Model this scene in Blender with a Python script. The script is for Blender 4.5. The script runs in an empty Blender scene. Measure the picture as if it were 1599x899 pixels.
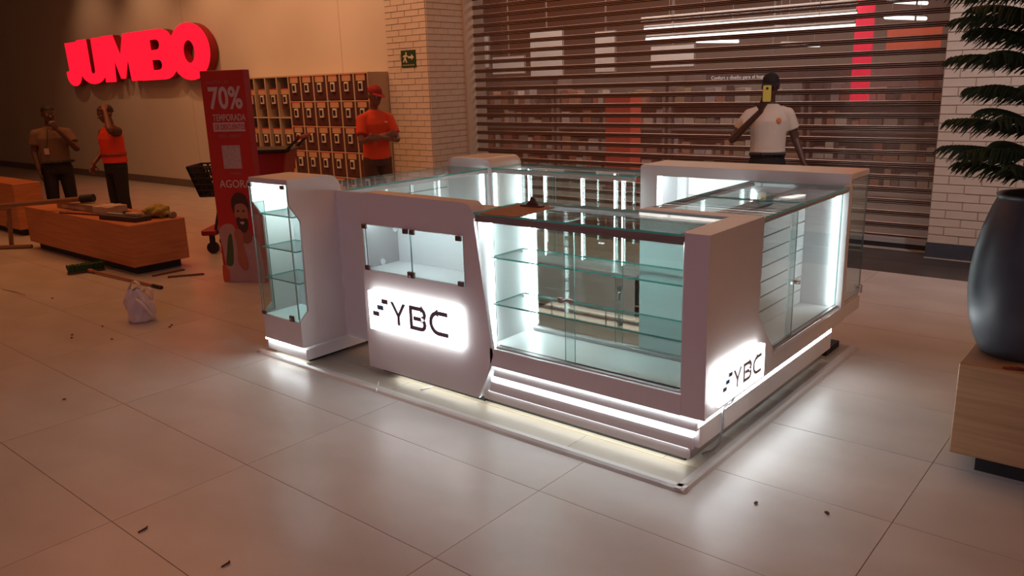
import bpy, bmesh, math, random
from mathutils import Vector, Matrix, Euler
R = math.radians
rnd = random.Random(7)
S = bpy.context.scene
COL = S.collection

# ------------------------------------------------------------------ camera
CAM_F = 1245.3053; PITCH = R(14.41007524); ROLL = R(-1.8062919); YAW = R(40.38578326)
CAM_POS = Vector((3.05849, -1.71475, 1.62596))
cy_, sy_, cp_, sp_ = math.cos(YAW), math.sin(YAW), math.cos(PITCH), math.sin(PITCH)
fw = Vector((-sy_*cp_, cy_*cp_, -sp_)); rt = Vector((cy_, sy_, 0)); upv = rt.cross(fw)
r2 = rt*math.cos(ROLL) + upv*math.sin(ROLL); u2 = -rt*math.sin(ROLL) + upv*math.cos(ROLL)
cam = bpy.data.cameras.new('camera'); camo = bpy.data.objects.new('camera', cam); COL.objects.link(camo)
camo.matrix_world = Matrix(((r2.x, u2.x, -fw.x, CAM_POS.x), (r2.y, u2.y, -fw.y, CAM_POS.y), (r2.z, u2.z, -fw.z, CAM_POS.z), (0, 0, 0, 1)))
cam.sensor_fit = 'HORIZONTAL'; cam.sensor_width = 36; cam.lens = CAM_F*36/1599
cam.clip_start = .05; cam.clip_end = 200
S.camera = camo

# ------------------------------------------------------------------ world, lights, exposure
W = bpy.data.worlds.new('world'); S.world = W; W.use_nodes = True
bg = W.node_tree.nodes['Background']; bg.inputs[0].default_value = (1.0, .38, .22, 1); bg.inputs[1].default_value = .030
def area(name, loc, size, energy, col, aim=None, sy=None, spread=180):
    l = bpy.data.lights.new(name, 'AREA'); l.energy = energy; l.color = col; l.size = size
    l.spread = R(spread)
    if sy: l.shape = 'RECTANGLE'; l.size_y = sy
    o = bpy.data.objects.new(name, l); COL.objects.link(o); o.location = loc
    if aim: o.rotation_euler = (Vector(aim)-Vector(loc)).to_track_quat('-Z', 'Y').to_euler()
    return o
def spot(name, loc, aim, energy, col, ang=70, blend=.8, rad=.08):
    l = bpy.data.lights.new(name, 'SPOT'); l.energy = energy; l.color = col; l.spot_size = R(ang); l.spot_blend = blend; l.shadow_soft_size = rad
    o = bpy.data.objects.new(name, l); COL.objects.link(o); o.location = loc
    o.rotation_euler = (Vector(aim)-Vector(loc)).to_track_quat('-Z', 'Y').to_euler()
    return o
# rows of warm ceiling lamps over the mall floor, added fill lights, and the wall washers above the shop sign
area('ceiling_or_fill_light', (-6.5, 2.0, 5.2), 5.0, 135, (1, .37, .13), sy=3.0)
area('ceiling_or_fill_light', (-6.5, -4.5, 4.6), 4.0, 72, (1, .34, .12), sy=3.0)  # added unseen fill, brightens the front faces of bench, banner and men
area('ceiling_or_fill_light', (0.8, 3.2, 5.4), 4.0, 50, (1, .42, .16), sy=2.5)
area('ceiling_or_fill_light', (7.0, 2.6, 4.8), 3.0, 75, (1, .44, .15), sy=3.0)  # added unseen warm fill from the right for corner cheek and floor
area('ceiling_or_fill_light', (4.2, -6.8, 4.4), 4.0, 17, (1, .60, .84), aim=(.9, 1.1, .6), sy=3.0, spread=75)  # added unseen pinkish fill behind the camera, aimed at the kiosk front
for x_, e_ in ((-13.4, 44), (-11.2, 76), (-9.0, 100), (-7.0, 115), (-5.2, 115)):
    spot('wall_washer', (x_, 4.1, 4.3), (x_+.1, 5.5, 1.7), e_, (1, .49, .25), 88, .9, .05)
spot('wall_washer', (3.2, 3.9, 4.3), (1.4, 6.2, .8), 230, (.92, .90, 1), 80, .9, .05)
spot('wall_washer', (-3.0, 4.4, 4.6), (-3.0, 6.3, 1.6), 150, (1, .38, .18), 84, .9, .05)
VS = S.view_settings
VS.view_transform = 'Standard'; VS.look = 'None'; VS.gamma = 1.0; VS.exposure = 0.0; VS.use_curve_mapping = False
try:
    S.cycles.transparent_max_bounces = 32; S.cycles.max_bounces = 10; S.cycles.caustics_reflective = False; S.cycles.caustics_refractive = False
    S.cycles.use_denoising = True; S.cycles.sample_clamp_indirect = 4.0
except Exception:
    pass

# ------------------------------------------------------------------ materials
MATS = {}
def mat(name, col, rough=.5, metal=0, noise=0, nscale=8, emit=0, ecol=None, bump=0, stretch=None, col2=None, spec=.5, coat=0, detail=4):
    if name in MATS: return MATS[name]
    m = bpy.data.materials.new(name); m.use_nodes = True
    nt = m.node_tree; b = nt.nodes['Principled BSDF']
    b.inputs['Base Color'].default_value = (*col, 1); b.inputs['Roughness'].default_value = rough; b.inputs['Metallic'].default_value = metal
    b.inputs['Specular IOR Level'].default_value = spec
    if coat: b.inputs['Coat Weight'].default_value = coat; b.inputs['Coat Roughness'].default_value = .08
    if noise or bump or col2:
        tc = nt.nodes.new('ShaderNodeTexCoord'); mp = nt.nodes.new('ShaderNodeMapping'); nz = nt.nodes.new('ShaderNodeTexNoise')
        nt.links.new(tc.outputs['Object'], mp.inputs[0]); nt.links.new(mp.outputs[0], nz.inputs['Vector'])
        if stretch: mp.inputs['Scale'].default_value = stretch
        nz.inputs['Scale'].default_value = nscale; nz.inputs['Detail'].default_value = detail
        if noise or col2:
            rp = nt.nodes.new('ShaderNodeValToRGB'); nt.links.new(nz.outputs['Fac'], rp.inputs[0])
            c2 = col2 or tuple(min(1, c*(1+noise)) for c in col); c1 = col if col2 else tuple(c*(1-noise) for c in col)
            rp.color_ramp.elements[0].position = .3; rp.color_ramp.elements[1].position = .7
            rp.color_ramp.elements[0].color = (*c1, 1); rp.color_ramp.elements[1].color = (*c2, 1)
            nt.links.new(rp.outputs[0], b.inputs['Base Color'])
        if bump:
            bp = nt.nodes.new('ShaderNodeBump'); bp.inputs['Strength'].default_value = bump; bp.inputs['Distance'].default_value = .01
            nt.links.new(nz.outputs['Fac'], bp.inputs['Height']); nt.links.new(bp.outputs[0], b.inputs['Normal'])
    if emit:
        b.inputs['Emission Color'].default_value = (*(ecol or col), 1); b.inputs['Emission Strength'].default_value = emit
    MATS[name] = m; return m
def glass(name, tint, rough=.01, ior=1.45, edge=False):
    if name in MATS: return MATS[name]
    m = bpy.data.materials.new(name); m.use_nodes = True; nt = m.node_tree; nt.nodes.clear()
    o = nt.nodes.new('ShaderNodeOutputMaterial'); mx = nt.nodes.new('ShaderNodeMixShader'); fr = nt.nodes.new('ShaderNodeFresnel')
    t = nt.nodes.new('ShaderNodeBsdfTransparent'); g = nt.nodes.new('ShaderNodeBsdfGlossy')
    ge = nt.nodes.new('ShaderNodeNewGeometry'); mr = nt.nodes.new('ShaderNodeMapRange')   # same reflectance on both faces of the sheet
    mr.inputs['To Min'].default_value = ior; mr.inputs['To Max'].default_value = 1/ior
    nt.links.new(ge.outputs['Backfacing'], mr.inputs['Value']); nt.links.new(mr.outputs[0], fr.inputs[0]); t.inputs[0].default_value = (*tint, 1); g.inputs['Roughness'].default_value = rough
    nt.links.new(fr.outputs[0], mx.inputs[0]); nt.links.new(t.outputs[0], mx.inputs[1]); nt.links.new(g.outputs[0], mx.inputs[2]); nt.links.new(mx.outputs[0], o.inputs[0])
    MATS[name] = m; return m
def perforated(name, col, frac):
    m = bpy.data.materials.new(name); m.use_nodes = True; nt = m.node_tree
    b = nt.nodes['Principled BSDF']; b.inputs['Base Color'].default_value = (*col, 1); b.inputs['Metallic'].default_value = .7; b.inputs['Roughness'].default_value = .42
    o = nt.nodes['Material Output']; mx = nt.nodes.new('ShaderNodeMixShader'); t = nt.nodes.new('ShaderNodeBsdfTransparent')
    mx.inputs[0].default_value = frac
    nt.links.new(b.outputs[0], mx.inputs[1]); nt.links.new(t.outputs[0], mx.inputs[2]); nt.links.new(mx.outputs[0], o.inputs[0])
    MATS[name] = m; return m
def wood(name, c1, c2, axis='x', scale=6, rough=.45):
    if name in MATS: return MATS[name]
    st = {'x': (.35, .9, 9), 'y': (6, .35, 6), 'z': (6, 6, .35)}[axis]
    return mat(name, c1, rough, col2=c2, nscale=scale, stretch=st, bump=.04, detail=6)

M_LAM = mat('white_laminate', (.76, .73, .71), .30, noise=.015, nscale=3)
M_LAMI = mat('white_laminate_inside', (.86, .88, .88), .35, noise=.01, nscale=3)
M_ALU = mat('brushed_aluminium', (.50, .49, .48), .40, .4, noise=.05, nscale=20, stretch=(1, 30, 30))
M_CHROME = mat('chrome', (.7, .7, .72), .12, 1, noise=.02)
M_BRONZE = mat('clip_metal', (.16, .11, .10), .35, .6, noise=.05)
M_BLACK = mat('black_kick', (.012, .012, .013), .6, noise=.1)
M_LED = mat('led_strip', (1, 1, 1), .5, emit=15, ecol=(.86, .96, 1.0))
M_STEP = mat('led_step_light', (1, 1, 1), .5, emit=3.4, ecol=(.88, .96, 1.0))
M_UND = mat('led_under_light', (1, 1, 1), .5, emit=13, ecol=(.95, .98, .90))
M_TOP = mat('led_hidden_fill', (1, 1, 1), .5, emit=85, ecol=(.82, .97, 1.0))
M_TOW = mat('led_tower_light', (1, 1, 1), .5, emit=130, ecol=(.82, .97, 1.0))
M_PLIN = mat('led_plinth_light', (1, 1, 1), .5, emit=24, ecol=(.86, .96, 1.0))
M_LEDS = mat('led_strip_soft', (1, 1, 1), .5, emit=26.0, ecol=(.84, .96, 1.0))
M_SIGN = mat('sign_light', (1, 1, 1), .5, emit=4.0, ecol=(.92, .97, 1.0))
M_INK = mat('sign_ink', (.19, .16, .19), .5, noise=.05)
M_INKB = mat('sign_ink_blue', (.10, .22, .36), .5, noise=.05)
M_GL = glass('clear_glass', (.93, .975, .965))
M_GLE = mat('glass_edge', (.05, .26, .22), .15, noise=.1, nscale=15, emit=.06, ecol=(.2, .75, .65))
M_GLP = mat('glass_edge_pale', (.22, .36, .33), .15, noise=.1, nscale=15)
M_TILE = mat('porcelain_tile', (.43, .385, .35), .34, col2=(.53, .485, .45), nscale=1.7, detail=8, stretch=(1, 1.8, 1), bump=.01)
M_GROUT = mat('grout', (.10, .075, .06), .9, noise=.1)
M_DTILE = mat('dark_tile', (.045, .040, .040), .35, noise=.2, nscale=4)
M_WALL = mat('warm_plaster', (.62, .56, .48), .8, noise=.03, nscale=.8)
M_BRICK = mat('cream_brick', (.60, .53, .45), .8, noise=.06, nscale=5, bump=.15)
M_MORT = mat('mortar', (.42, .36, .30), .95, noise=.08, nscale=10)
M_BASEB = mat('baseboard_paint', (.16, .12, .10), .5, noise=.08)
M_BASED = mat('slate_baseboard', (.055, .065, .085), .5, noise=.08)
M_BENCH = wood('bench_veneer', (.44, .145, .05), (.56, .21, .08), 'x', 5)
M_BENCHT = M_BENCH
M_PLANTER = wood('planter_veneer', (.36, .21, .10), (.50, .31, .16), 'x', 5)
M_PLANK = wood('vinyl_plank', (.34, .29, .23), (.50, .45, .37), 'x', 3, .4)
M_SLATM = mat('shutter_metal', (.50, .35, .30), .38, .8, noise=.06, nscale=6, stretch=(.3, 1, 6))
M_SLATD = mat('shutter_hinge_dark', (.05, .018, .012), .5, .6, noise=.1)
M_PERF = perforated('shutter_perforated', (.34, .21, .17), .48)

# ------------------------------------------------------------------ mesh helpers
def link(name, me, m, parent=None, mats=None):
    o = bpy.data.objects.new(name, me); COL.objects.link(o)
    if mats:
        for q in mats: me.materials.append(q)
    elif m is not None and not me.materials: me.materials.append(m)
    if parent: o.parent = parent
    return o
def tag(o, label=None, cat=None, group=None, kind=None):
    if label: o['label'] = label
    if cat: o['category'] = cat
    if group: o['group'] = group
    if kind: o['kind'] = kind
    return o
def thing(name, label, cat, loc=(0, 0, 0), rz=0, group=None):
    o = bpy.data.objects.new(name, None); COL.objects.link(o); o.location = loc; o.rotation_euler = (0, 0, rz); o.empty_display_size = .1
    return tag(o, label, cat, group)
def bbox(bm, x0, x1, y0, y1, z0, z1):
    v = [bm.verts.new(p) for p in ((x0, y0, z0), (x1, y0, z0), (x1, y1, z0), (x0, y1, z0), (x0, y0, z1), (x1, y0, z1), (x1, y1, z1), (x0, y1, z1))]
    for f in ((0, 3, 2, 1), (4, 5, 6, 7), (0, 1, 5, 4), (1, 2, 6, 5), (2, 3, 7, 6), (3, 0, 4, 7)): bm.faces.new([v[i] for i in f])
def done(bm, name, m, parent=None, bev=0, seg=1, smooth=False):
    if bev: bmesh.ops.bevel(bm, geom=list(bm.edges), offset=bev, segments=seg, affect='EDGES', profile=.5)
    me = bpy.data.meshes.new(name); bm.to_mesh(me); bm.free()
    if smooth:
        for p in me.polygons: p.use_smooth = True
    return link(name, me, m, parent)
def box(name, x0, x1, y0, y1, z0, z1, m, parent=None, bev=0):
    bm = bmesh.new(); bbox(bm, min(x0, x1), max(x0, x1), min(y0, y1), max(y0, y1), min(z0, z1), max(z0, z1))
    return done(bm, name, m, parent, bev)
def pane(name, x0, x1, y0, y1, z0, z1, parent=None, green=False):
    """glass pane: the two large faces are clear, the rim is green"""
    o = box(name, x0, x1, y0, y1, z0, z1, M_GL, parent); me = o.data; me.materials.append(M_GLE if ('shelf' in name or 'top' in name) else M_GLP)
    ar = max(p.area for p in me.polygons)
    for p in me.polygons: p.material_index = 0 if p.area > ar*.6 else 1
    return o
def prism(name, poly, m, parent=None, plane='xz', a0=0, a1=.02, bev=0, smooth=False, seg=1):
    """polygon in a plane (xz front, yz side, xy top) extruded from a0 to a1 on the third axis"""
    bm = bmesh.new()
    f = {'xz': lambda u, v, a: (u, a, v), 'yz': lambda u, v, a: (a, u, v), 'xy': lambda u, v, a: (u, v, a)}[plane]
    A = [bm.verts.new(f(u, v, a0)) for u, v in poly]; B = [bm.verts.new(f(u, v, a1)) for u, v in poly]
    n = len(poly)
    bm.faces.new(A); bm.faces.new(list(reversed(B)))
    for i in range(n): bm.faces.new((A[i], B[i], B[(i+1) % n], A[(i+1) % n]))
    bmesh.ops.recalc_face_normals(bm, faces=list(bm.faces))
    return done(bm, name, m, parent, bev, seg, smooth)
def curve_plate(name, loops, thick, m, parent=None, mtx=None, bevel=0):
    """filled 2-D outlines (with holes) given a thickness"""
    cu = bpy.data.curves.new(name, 'CURVE'); cu.dimensions = '2D'; cu.fill_mode = 'BOTH'; cu.extrude = thick/2; cu.bevel_depth = bevel; cu.bevel_resolution = 1
    for lp in loops:
        s = cu.splines.new('POLY'); s.points.add(len(lp)-1); s.use_cyclic_u = True
        for p, (u, v) in zip(s.points, lp): p.co = (u, v, 0, 1)
    return curve_to_mesh(name, cu, m, parent, mtx)
def curve_to_mesh(name, cu, m, parent=None, mtx=None):
    t = bpy.data.objects.new(name+'_tmp', cu); COL.objects.link(t)
    dg = bpy.context.evaluated_depsgraph_get(); me = bpy.data.meshes.new_from_object(t.evaluated_get(dg))
    bpy.data.objects.remove(t); me.name = name
    me.materials.clear()
    if mtx is not None: me.transform(mtx)
    return link(name, me, m, parent)
def MF(y): return Matrix(((1, 0, 0, 0), (0, 0, -1, y), (0, 1, 0, 0), (0, 0, 0, 1)))     # 2-D outline -> faces -y
def MR(x): return Matrix(((0, 0, 1, x), (1, 0, 0, 0), (0, 1, 0, 0), (0, 0, 0, 1)))      # 2-D outline -> faces +x
def text(name, s, size, m, parent, mtx, ext=.001, offset=0, sx=1, align='LEFT', shear=0):
    cu = bpy.data.curves.new(name, 'FONT'); cu.body = s; cu.size = size; cu.extrude = ext; cu.offset = offset; cu.align_x = align; cu.shear = shear
    cu.resolution_u = 4
    return curve_to_mesh(name, cu, m, parent, mtx @ Matrix.Diagonal((sx, 1, 1, 1)))
def rrect(x0, x1, z0, z1, r, corners='abcd', n=6):
    out = []
    for c, cx, cz, a in (('a', x1-r, z0+r, -90), ('b', x1-r, z1-r, 0), ('c', x0+r, z1-r, 90), ('d', x0+r, z0+r, 180)):
        if c in corners: out += [(cx+r*math.cos(R(a+90*i/n)), cz+r*math.sin(R(a+90*i/n))) for i in range(n+1)]
        else: out.append({'a': (x1, z0), 'b': (x1, z1), 'c': (x0, z1), 'd': (x0, z0)}[c])
    return out
def tube(bm, p, q, r, r1=None, n=8, cap=True):
    p, q = Vector(p), Vector(q); d = (q-p).normalized(); r1 = r if r1 is None else r1
    a = d.orthogonal().normalized(); b = d.cross(a)
    A = [bm.verts.new(p+(a*math.cos(2*math.pi*i/n)+b*math.sin(2*math.pi*i/n))*r) for i in range(n)]
    B = [bm.verts.new(q+(a*math.cos(2*math.pi*i/n)+b*math.sin(2*math.pi*i/n))*r1) for i in range(n)]
    for i in range(n): bm.faces.new((A[i], A[(i+1) % n], B[(i+1) % n], B[i]))
    if cap: bm.faces.new(list(reversed(A))); bm.faces.new(B)
def tubes(name, segs, r, m, parent=None, n=8):
    bm = bmesh.new()
    for p, q in segs: tube(bm, p, q, r, n=n)
    return done(bm, name, m, parent, smooth=False)
def lathe(name, prof, m, parent=None, n=32, cx=0, cy=0):
    bm = bmesh.new(); rings = []
    for r, z in prof: rings.append([bm.verts.new((cx+r*math.cos(2*math.pi*i/n), cy+r*math.sin(2*math.pi*i/n), z)) for i in range(n)])
    for a, b in zip(rings, rings[1:]):
        for i in range(n): bm.faces.new((a[i], a[(i+1) % n], b[(i+1) % n], b[i]))
    bm.faces.new(list(reversed(rings[0]))); bm.faces.new(rings[-1])
    return done(bm, name, m, parent, smooth=True)
# ------------------------------------------------------------------ floor
floor = box('floor', -26, 6.5, -4.5, 6.5, -.12, -.003, M_GROUT); tag(floor, kind='structure')
tile_me = {}
def tile(x0, x1, y0, y1, m=M_TILE, nm='tile'):
    k = (round(x1-x0, 3), round(y1-y0, 3), m.name)
    if k not in tile_me:
        bm = bmesh.new(); w, d = x1-x0-.003, y1-y0-.003; bbox(bm, -w/2, w/2, -d/2, d/2, -.01, 0)
        o = done(bm, nm, m, floor); tile_me[k] = o.data
    else:
        o = bpy.data.objects.new(nm, tile_me[k]); COL.objects.link(o); o.parent = floor
    o.location = ((x0+x1)/2, (y0+y1)/2, rnd.uniform(-.0004, .0004))
for i in range(-10, 5):
    for j in range(-4, 10):
        x0, y0 = i*1.2, j*.6; y1 = min(y0+.6, 5.5 if x0 < -4.81 else 5.24); x1 = x0+1.2
        if y1-y0 > .05: tile(x0, x1, y0, y1)
tile(-4.8, -4.318, 5.24, 5.5)
for i in range(-4, 5):
    for j in range(2):
        tile(max(-4.31, i*1.2-.3), i*1.2+.9, 5.24+j*.47, 5.24+(j+1)*.47, M_DTILE)
    tile(max(-4.31, i*1.2-.3), i*1.2+.9, 6.18, 6.5, M_TILE)
ff = box('far_floor', -26, -12.003, -4.5, 5.5, -.12, 0, None)
ff.name = 'tile_field'; ff.parent = floor; tag(ff, kind='stuff')
def tilemat(name, base, c1, c2, sx, sy, off=0):
    m = base.copy(); m.name = name; nt = m.node_tree; b = nt.nodes['Principled BSDF']
    tc = nt.nodes.new('ShaderNodeTexCoord'); br = nt.nodes.new('ShaderNodeTexBrick')
    br.offset = off; br.inputs['Color1'].default_value = (*c1, 1); br.inputs['Color2'].default_value = (*c2, 1); br.inputs['Mortar'].default_value = (.16, .12, .1, 1)
    br.inputs['Scale'].default_value = 1; br.inputs['Mortar Size'].default_value = .004; br.inputs['Brick Width'].default_value = sx; br.inputs['Row Height'].default_value = sy
    nt.links.new(tc.outputs['Object'], br.inputs[0]); nt.links.new(br.outputs[0], b.inputs['Base Color']); return m
ff.data.materials.append(tilemat('tile_field', M_TILE, (.47, .43, .39), (.49, .45, .41), 1.2, .6))

# ------------------------------------------------------------------ walls
wl = box('wall_left', -26, -5.06, 5.5, 5.75, 0, 5, M_WALL); tag(wl, kind='structure')
wf = box('wall_far', -26.3, -26, -4.5, 5.75, 0, 5, M_WALL); tag(wf, kind='structure')
bl = box('baseboard_left', -26, -8.2, 5.485, 5.5, 0, .13, M_BASEB); tag(bl, kind='structure')
for x_ in (-15.9, -10.1, -6.0):
    box('panel_joint', x_-.004, x_+.004, 5.4985, 5.5, 1.82 if x_ > -8.2 else .13, 5, M_MORT, wl)
brick_me = {}
def bricks(wall, u0, u1, z0, z1, place, bw=.25, bh=.0745, off0=0, zmax=99):
    n = 0; k = 0; z = z0
    while z < z1-.01:
        u = u0 - (bw/2 if (k+off0) % 2 else 0)
        while u < u1-.005:
            a, b = max(u, u0), min(u+bw, u1); h = min(bh, z1-z)
            if b-a > .012:
                key = (round(b-a, 3), round(h, 3))
                if key not in brick_me:
                    bm = bmesh.new(); w, hh = b-a-.006, h-.006
                    v = [bm.verts.new(p) for p in ((-w/2, 0, -hh/2), (w/2, 0, -hh/2), (w/2, 0, hh/2), (-w/2, 0, hh/2), (-w/2+.003, -.009, -hh/2+.003), (w/2-.003, -.009, -hh/2+.003), (w/2-.003, -.009, hh/2-.003), (-w/2+.003, -.009, hh/2-.003))]
                    for f in ((4, 5, 6, 7), (0, 1, 5, 4), (1, 2, 6, 5), (2, 3, 7, 6), (3, 0, 4, 7)): bm.faces.new([v[i] for i in f])
                    o = done(bm, 'brick', M_BRICK, wall); brick_me[key] = o.data
                else:
                    o = bpy.data.objects.new('brick', brick_me[key]); COL.objects.link(o); o.parent = wall
                place(o, (a+b)/2, z+h/2, rnd.uniform(0, .0035)); n += 1
            u += bw
        z += bh; k += 1
    return n
PX = -4.318
pl = box('wall_pillar', -5.06, PX, 5.49, 6.55, 0, 5, M_MORT); tag(pl, kind='structure')
def pf(o, u, z, d): o.location = (u, 5.49+.003-d, z)
def pr(o, u, z, d): o.location = (PX-.003+d, u, z); o.rotation_euler = (0, 0, R(90))
bricks(pl, -5.06, PX, .45, 2.95, pf)
bricks(pl, 5.49, 6.142, .45, 2.95, pr, off0=1)
gr = box('trim_1', PX-.02, PX+.035, 6.142, 6.32, 0, 5, mat('shutter_guide', (.55, .49, .42), .5, noise=.04)); tag(gr, kind='structure')
RX = 1.372
wr = box('wall_right', RX, 6.5, 6.0, 6.55, 0, 5, M_MORT); tag(wr, kind='structure')
def pf2(o, u, z, d): o.location = (u, 6.0+.003-d, z)
bricks(wr, RX, 3.25, .135, 2.75, pf2)
br_ = box('baseboard_right', RX-.004, 6.5, 5.985, 6.0, .004, .135, M_BASED); tag(br_, kind='structure')
bt = box('trim_2', RX-.006, 6.5, 5.975, 6.0, 0, .005, mat('sealant', (.6, .55, .5), .6, noise=.05)); tag(bt, kind='structure')

# ------------------------------------------------------------------ roller shutter: slats with perforated middles
SY = 6.30
sh = thing('roller_shutter', 'perforated metal roller shutter closing the wide shop front', 'shutter', (0, SY, 0))
PIT = .1125
def slat_mesh():
    prof = [(0, 0), (-.007, .003), (-.007, .009), (.004, .010), (.004, .017), (-.006, .018), (-.006, .0225), (.003, .025), (.003, .088), (.004, .089), (.006, .0955), (-.006, .0965), (-.006, .103), (.004, .104), (.004, .1125)]
    mi = [0, 0, 1, 1, 1, 0, 0, 2, 1, 1, 1, 0, 1, 1]
    me = bpy.data.meshes.new('slat'); X0, X1 = PX+.03, RX+.02
    me.from_pydata([(X0, y, z) for y, z in prof]+[(X1, y, z) for y, z in prof], [], [(i, i+len(prof), i+1+len(prof), i+1) for i in range(len(prof)-1)])
    for p, k in zip(me.polygons, mi): p.material_index = k
    for q in (M_SLATM, M_SLATD, M_PERF): me.materials.append(q)
    return me
sm = slat_mesh()
for k in range(27):
    o = link('slat', sm, None, sh); o.location = (0, 0, .10+k*PIT)
box('bottom_rail', PX+.03, RX+.02, -.02, .02, .045, .10, M_ALU, sh, .004)
box('rubber_seal', PX+.03, RX+.02, -.015, .015, .0, .046, M_BLACK, sh)

# ------------------------------------------------------------------ the shop behind the shutter
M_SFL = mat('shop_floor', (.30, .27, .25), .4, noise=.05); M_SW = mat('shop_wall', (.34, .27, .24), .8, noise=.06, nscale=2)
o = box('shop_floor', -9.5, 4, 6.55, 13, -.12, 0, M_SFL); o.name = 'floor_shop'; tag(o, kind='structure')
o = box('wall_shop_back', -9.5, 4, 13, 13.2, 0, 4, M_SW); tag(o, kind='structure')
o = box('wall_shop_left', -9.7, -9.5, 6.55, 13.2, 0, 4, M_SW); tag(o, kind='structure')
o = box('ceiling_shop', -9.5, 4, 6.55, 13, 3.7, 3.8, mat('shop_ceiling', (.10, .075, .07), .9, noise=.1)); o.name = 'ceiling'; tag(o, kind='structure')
o = box('wall_lintel', PX, RX, 6.34, 6.55, 3.1, 5, M_MORT); tag(o, kind='structure')
M_TUBE = mat('shop_tube_light', (1, 1, 1), .5, emit=4.5, ecol=(1, .93, .86))
def tube_light(label, p, q, g='tube lights hanging in the shop'):
    d = Vector(q)-Vector(p); t = thing('tube_light', label, 'light', p, 0, g)
    a = bmesh.new(); ln = d.length; dx, dy = d.x, d.y
    tube(a, (0, 0, 0), d, .022, n=8); o = done(a, 'tube', M_TUBE, t)
    b = bmesh.new(); tube(b, (0, 0, .035), d+Vector((0, 0, .035)), .022, n=6); done(b, 'housing', mat('fixture_white', (.7, .7, .7), .5, noise=.02), t)
    s = bmesh.new()
    for f in (.15, .85): tube(s, d*f+Vector((0, 0, .05)), (d.x*f, d.y*f, 3.7-p[2]), .004, n=5)
    done(s, 'suspension_wire', M_ALU, t)
tube_light('long tube light behind shutter, uppermost of the parallel three', (-3.30, 8.85, 2.43), (-.28, 8.85, 2.43))
tube_light('long tube light behind shutter, middle of the parallel three', (-3.10, 8.6, 2.295), (-.20, 8.6, 2.295))
tube_light('long tube light behind shutter, lowest of the parallel three', (-2.92, 8.35, 2.15), (-.13, 8.35, 2.15))
for k, (x_, y_, z_) in enumerate(((-2.9, 9.8, 2.15), (-1.7, 9.8, 2.25), (-1.9, 10.6, 2.05), (-.2, 9.8, 2.5), (-.1, 9.4, 2.28))):
    tube_light(('short tube light behind shutter, leftmost of the short ones', 'short tube light behind shutter, second from left', 'short tube light behind shutter below the other short ones', 'short tube light behind shutter right of the red column, higher one', 'short tube light behind shutter right of the red column, lower one')[k], (x_, y_, z_), (x_+.25, y_+.9, z_))
area('shop_ceiling_lamp', (-3, 9.2, 3.6), 6, 250, (1, .76, .62), sy=3)
# shelving
M_SHELF = mat('shelf_metal', (.30, .27, .26), .5, .3, noise=.05)
goods_cols = [(.62, .55, .48), (.45, .20, .14), (.30, .28, .27), (.70, .66, .60), (.40, .33, .22), (.16, .14, .14), (.55, .30, .22), (.5, .48, .50)]
GM = [mat('goods_%d' % i, c, .6, noise=.15, nscale=14) for i, c in enumerate(goods_cols)]
bm = bmesh.new(); bbox(bm, -.5, .5, -.5, .5, 0, 1); gme = bpy.data.meshes.new('goods'); bm.to_mesh(gme); bm.free()
gmes = []
for q in GM:
    g = gme.copy(); g.materials.append(q); gmes.append(g)
ng = 0
for k, x0 in enumerate((-7.2, -5.1, -3.0, -.9)):
    t = thing('shop_shelving', ('shop shelving behind the shutter next to the brick pillar', 'shop shelving behind the shutter, second from brick pillar', 'shop shelving behind the shutter, third from brick pillar', 'shop shelving behind the shutter below the red column')[k], 'shelf', (x0, 9.2, 0))
    for xx in (0, 2.0): box('upright', xx-.02, xx+.02, -.02, .42, 0, 1.72, M_SHELF, t)
    box('back_panel', 0, 2.0, .40, .42, .1, 1.72, M_SHELF, t)
    for zz in (.15, .52, .89, 1.26):
        box('shelf', .02, 1.98, 0, .40, zz-.03, zz, M_SHELF, t)
        xx = .05
        while xx < 1.85:
            w = rnd.uniform(.07, .2); h = rnd.uniform(.10, .28)
            o = bpy.data.objects.new('packaged_goods', rnd.choice(gmes)); COL.objects.link(o); o.scale = (w*.94, .2, h)
            o.location = (x0+xx+w/2, 9.2+.13, zz)
            tag(o, 'small packaged product on the shop shelves behind the shutter', 'package', 'goods on the shop shelves behind the shutter'); ng += 1
            xx += w + rnd.choice((.005, .005, .06))
# pale posters above the shelves, the red hanging column, the red promotional stand, shop lettering
M_POST = mat('poster_white', (.86, .82, .78), .6, noise=.05, nscale=2, emit=.12, ecol=(1, .8, .7))
for k, (x0, x1, z0, z1, lb) in enumerate(((-7.05, -6.55, 1.9, 2.42, 'white backlit poster behind shutter nearest the brick pillar'), (-6.45, -5.75, 1.78, 2.06, 'low white backlit poster behind shutter, second from the pillar'), (-5.6, -4.95, 1.72, 2.42, 'tall white backlit poster behind shutter, third from the pillar'), (-4.3, -3.95, 1.75, 2.35, 'narrow white backlit poster behind shutter left of the tube lights'), (-3.3, -2.6, 1.78, 2.08, 'white backlit poster behind shutter under the tube lights'))):
    t = thing('wall_poster', lb, 'poster', (0, 0, 0), 0, 'backlit posters in the shop')
    box('frame', x0-.015, x1+.015, 9.14, 9.17, z0-.015, z1+.015, M_SHELF, t); box('print', x0, x1, 9.13, 9.14, z0, z1, M_POST, t)
    box('hanger', (x0+x1)/2-.01, (x0+x1)/2+.01, 9.15, 9.165, z1, 3.7, M_SHELF, t)
M_RED = mat('red_sign_face', (.8, .02, .06), .5, emit=.9, ecol=(.9, .012, .06), noise=.02)
t = thing('hanging_red_banner', 'narrow lit red column banner hanging in the shop', 'banner', (-.33, 9.0, 0))
box('banner_face', 0, .22, -.02, .02, 1.27, 3.3, M_RED, t); box('banner_rod', -.03, .25, -.025, .025, 3.3, 3.34, M_SHELF, t); box('hanger', .1, .12, -.01, .01, 3.34, 3.7, M_SHELF, t)
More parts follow.
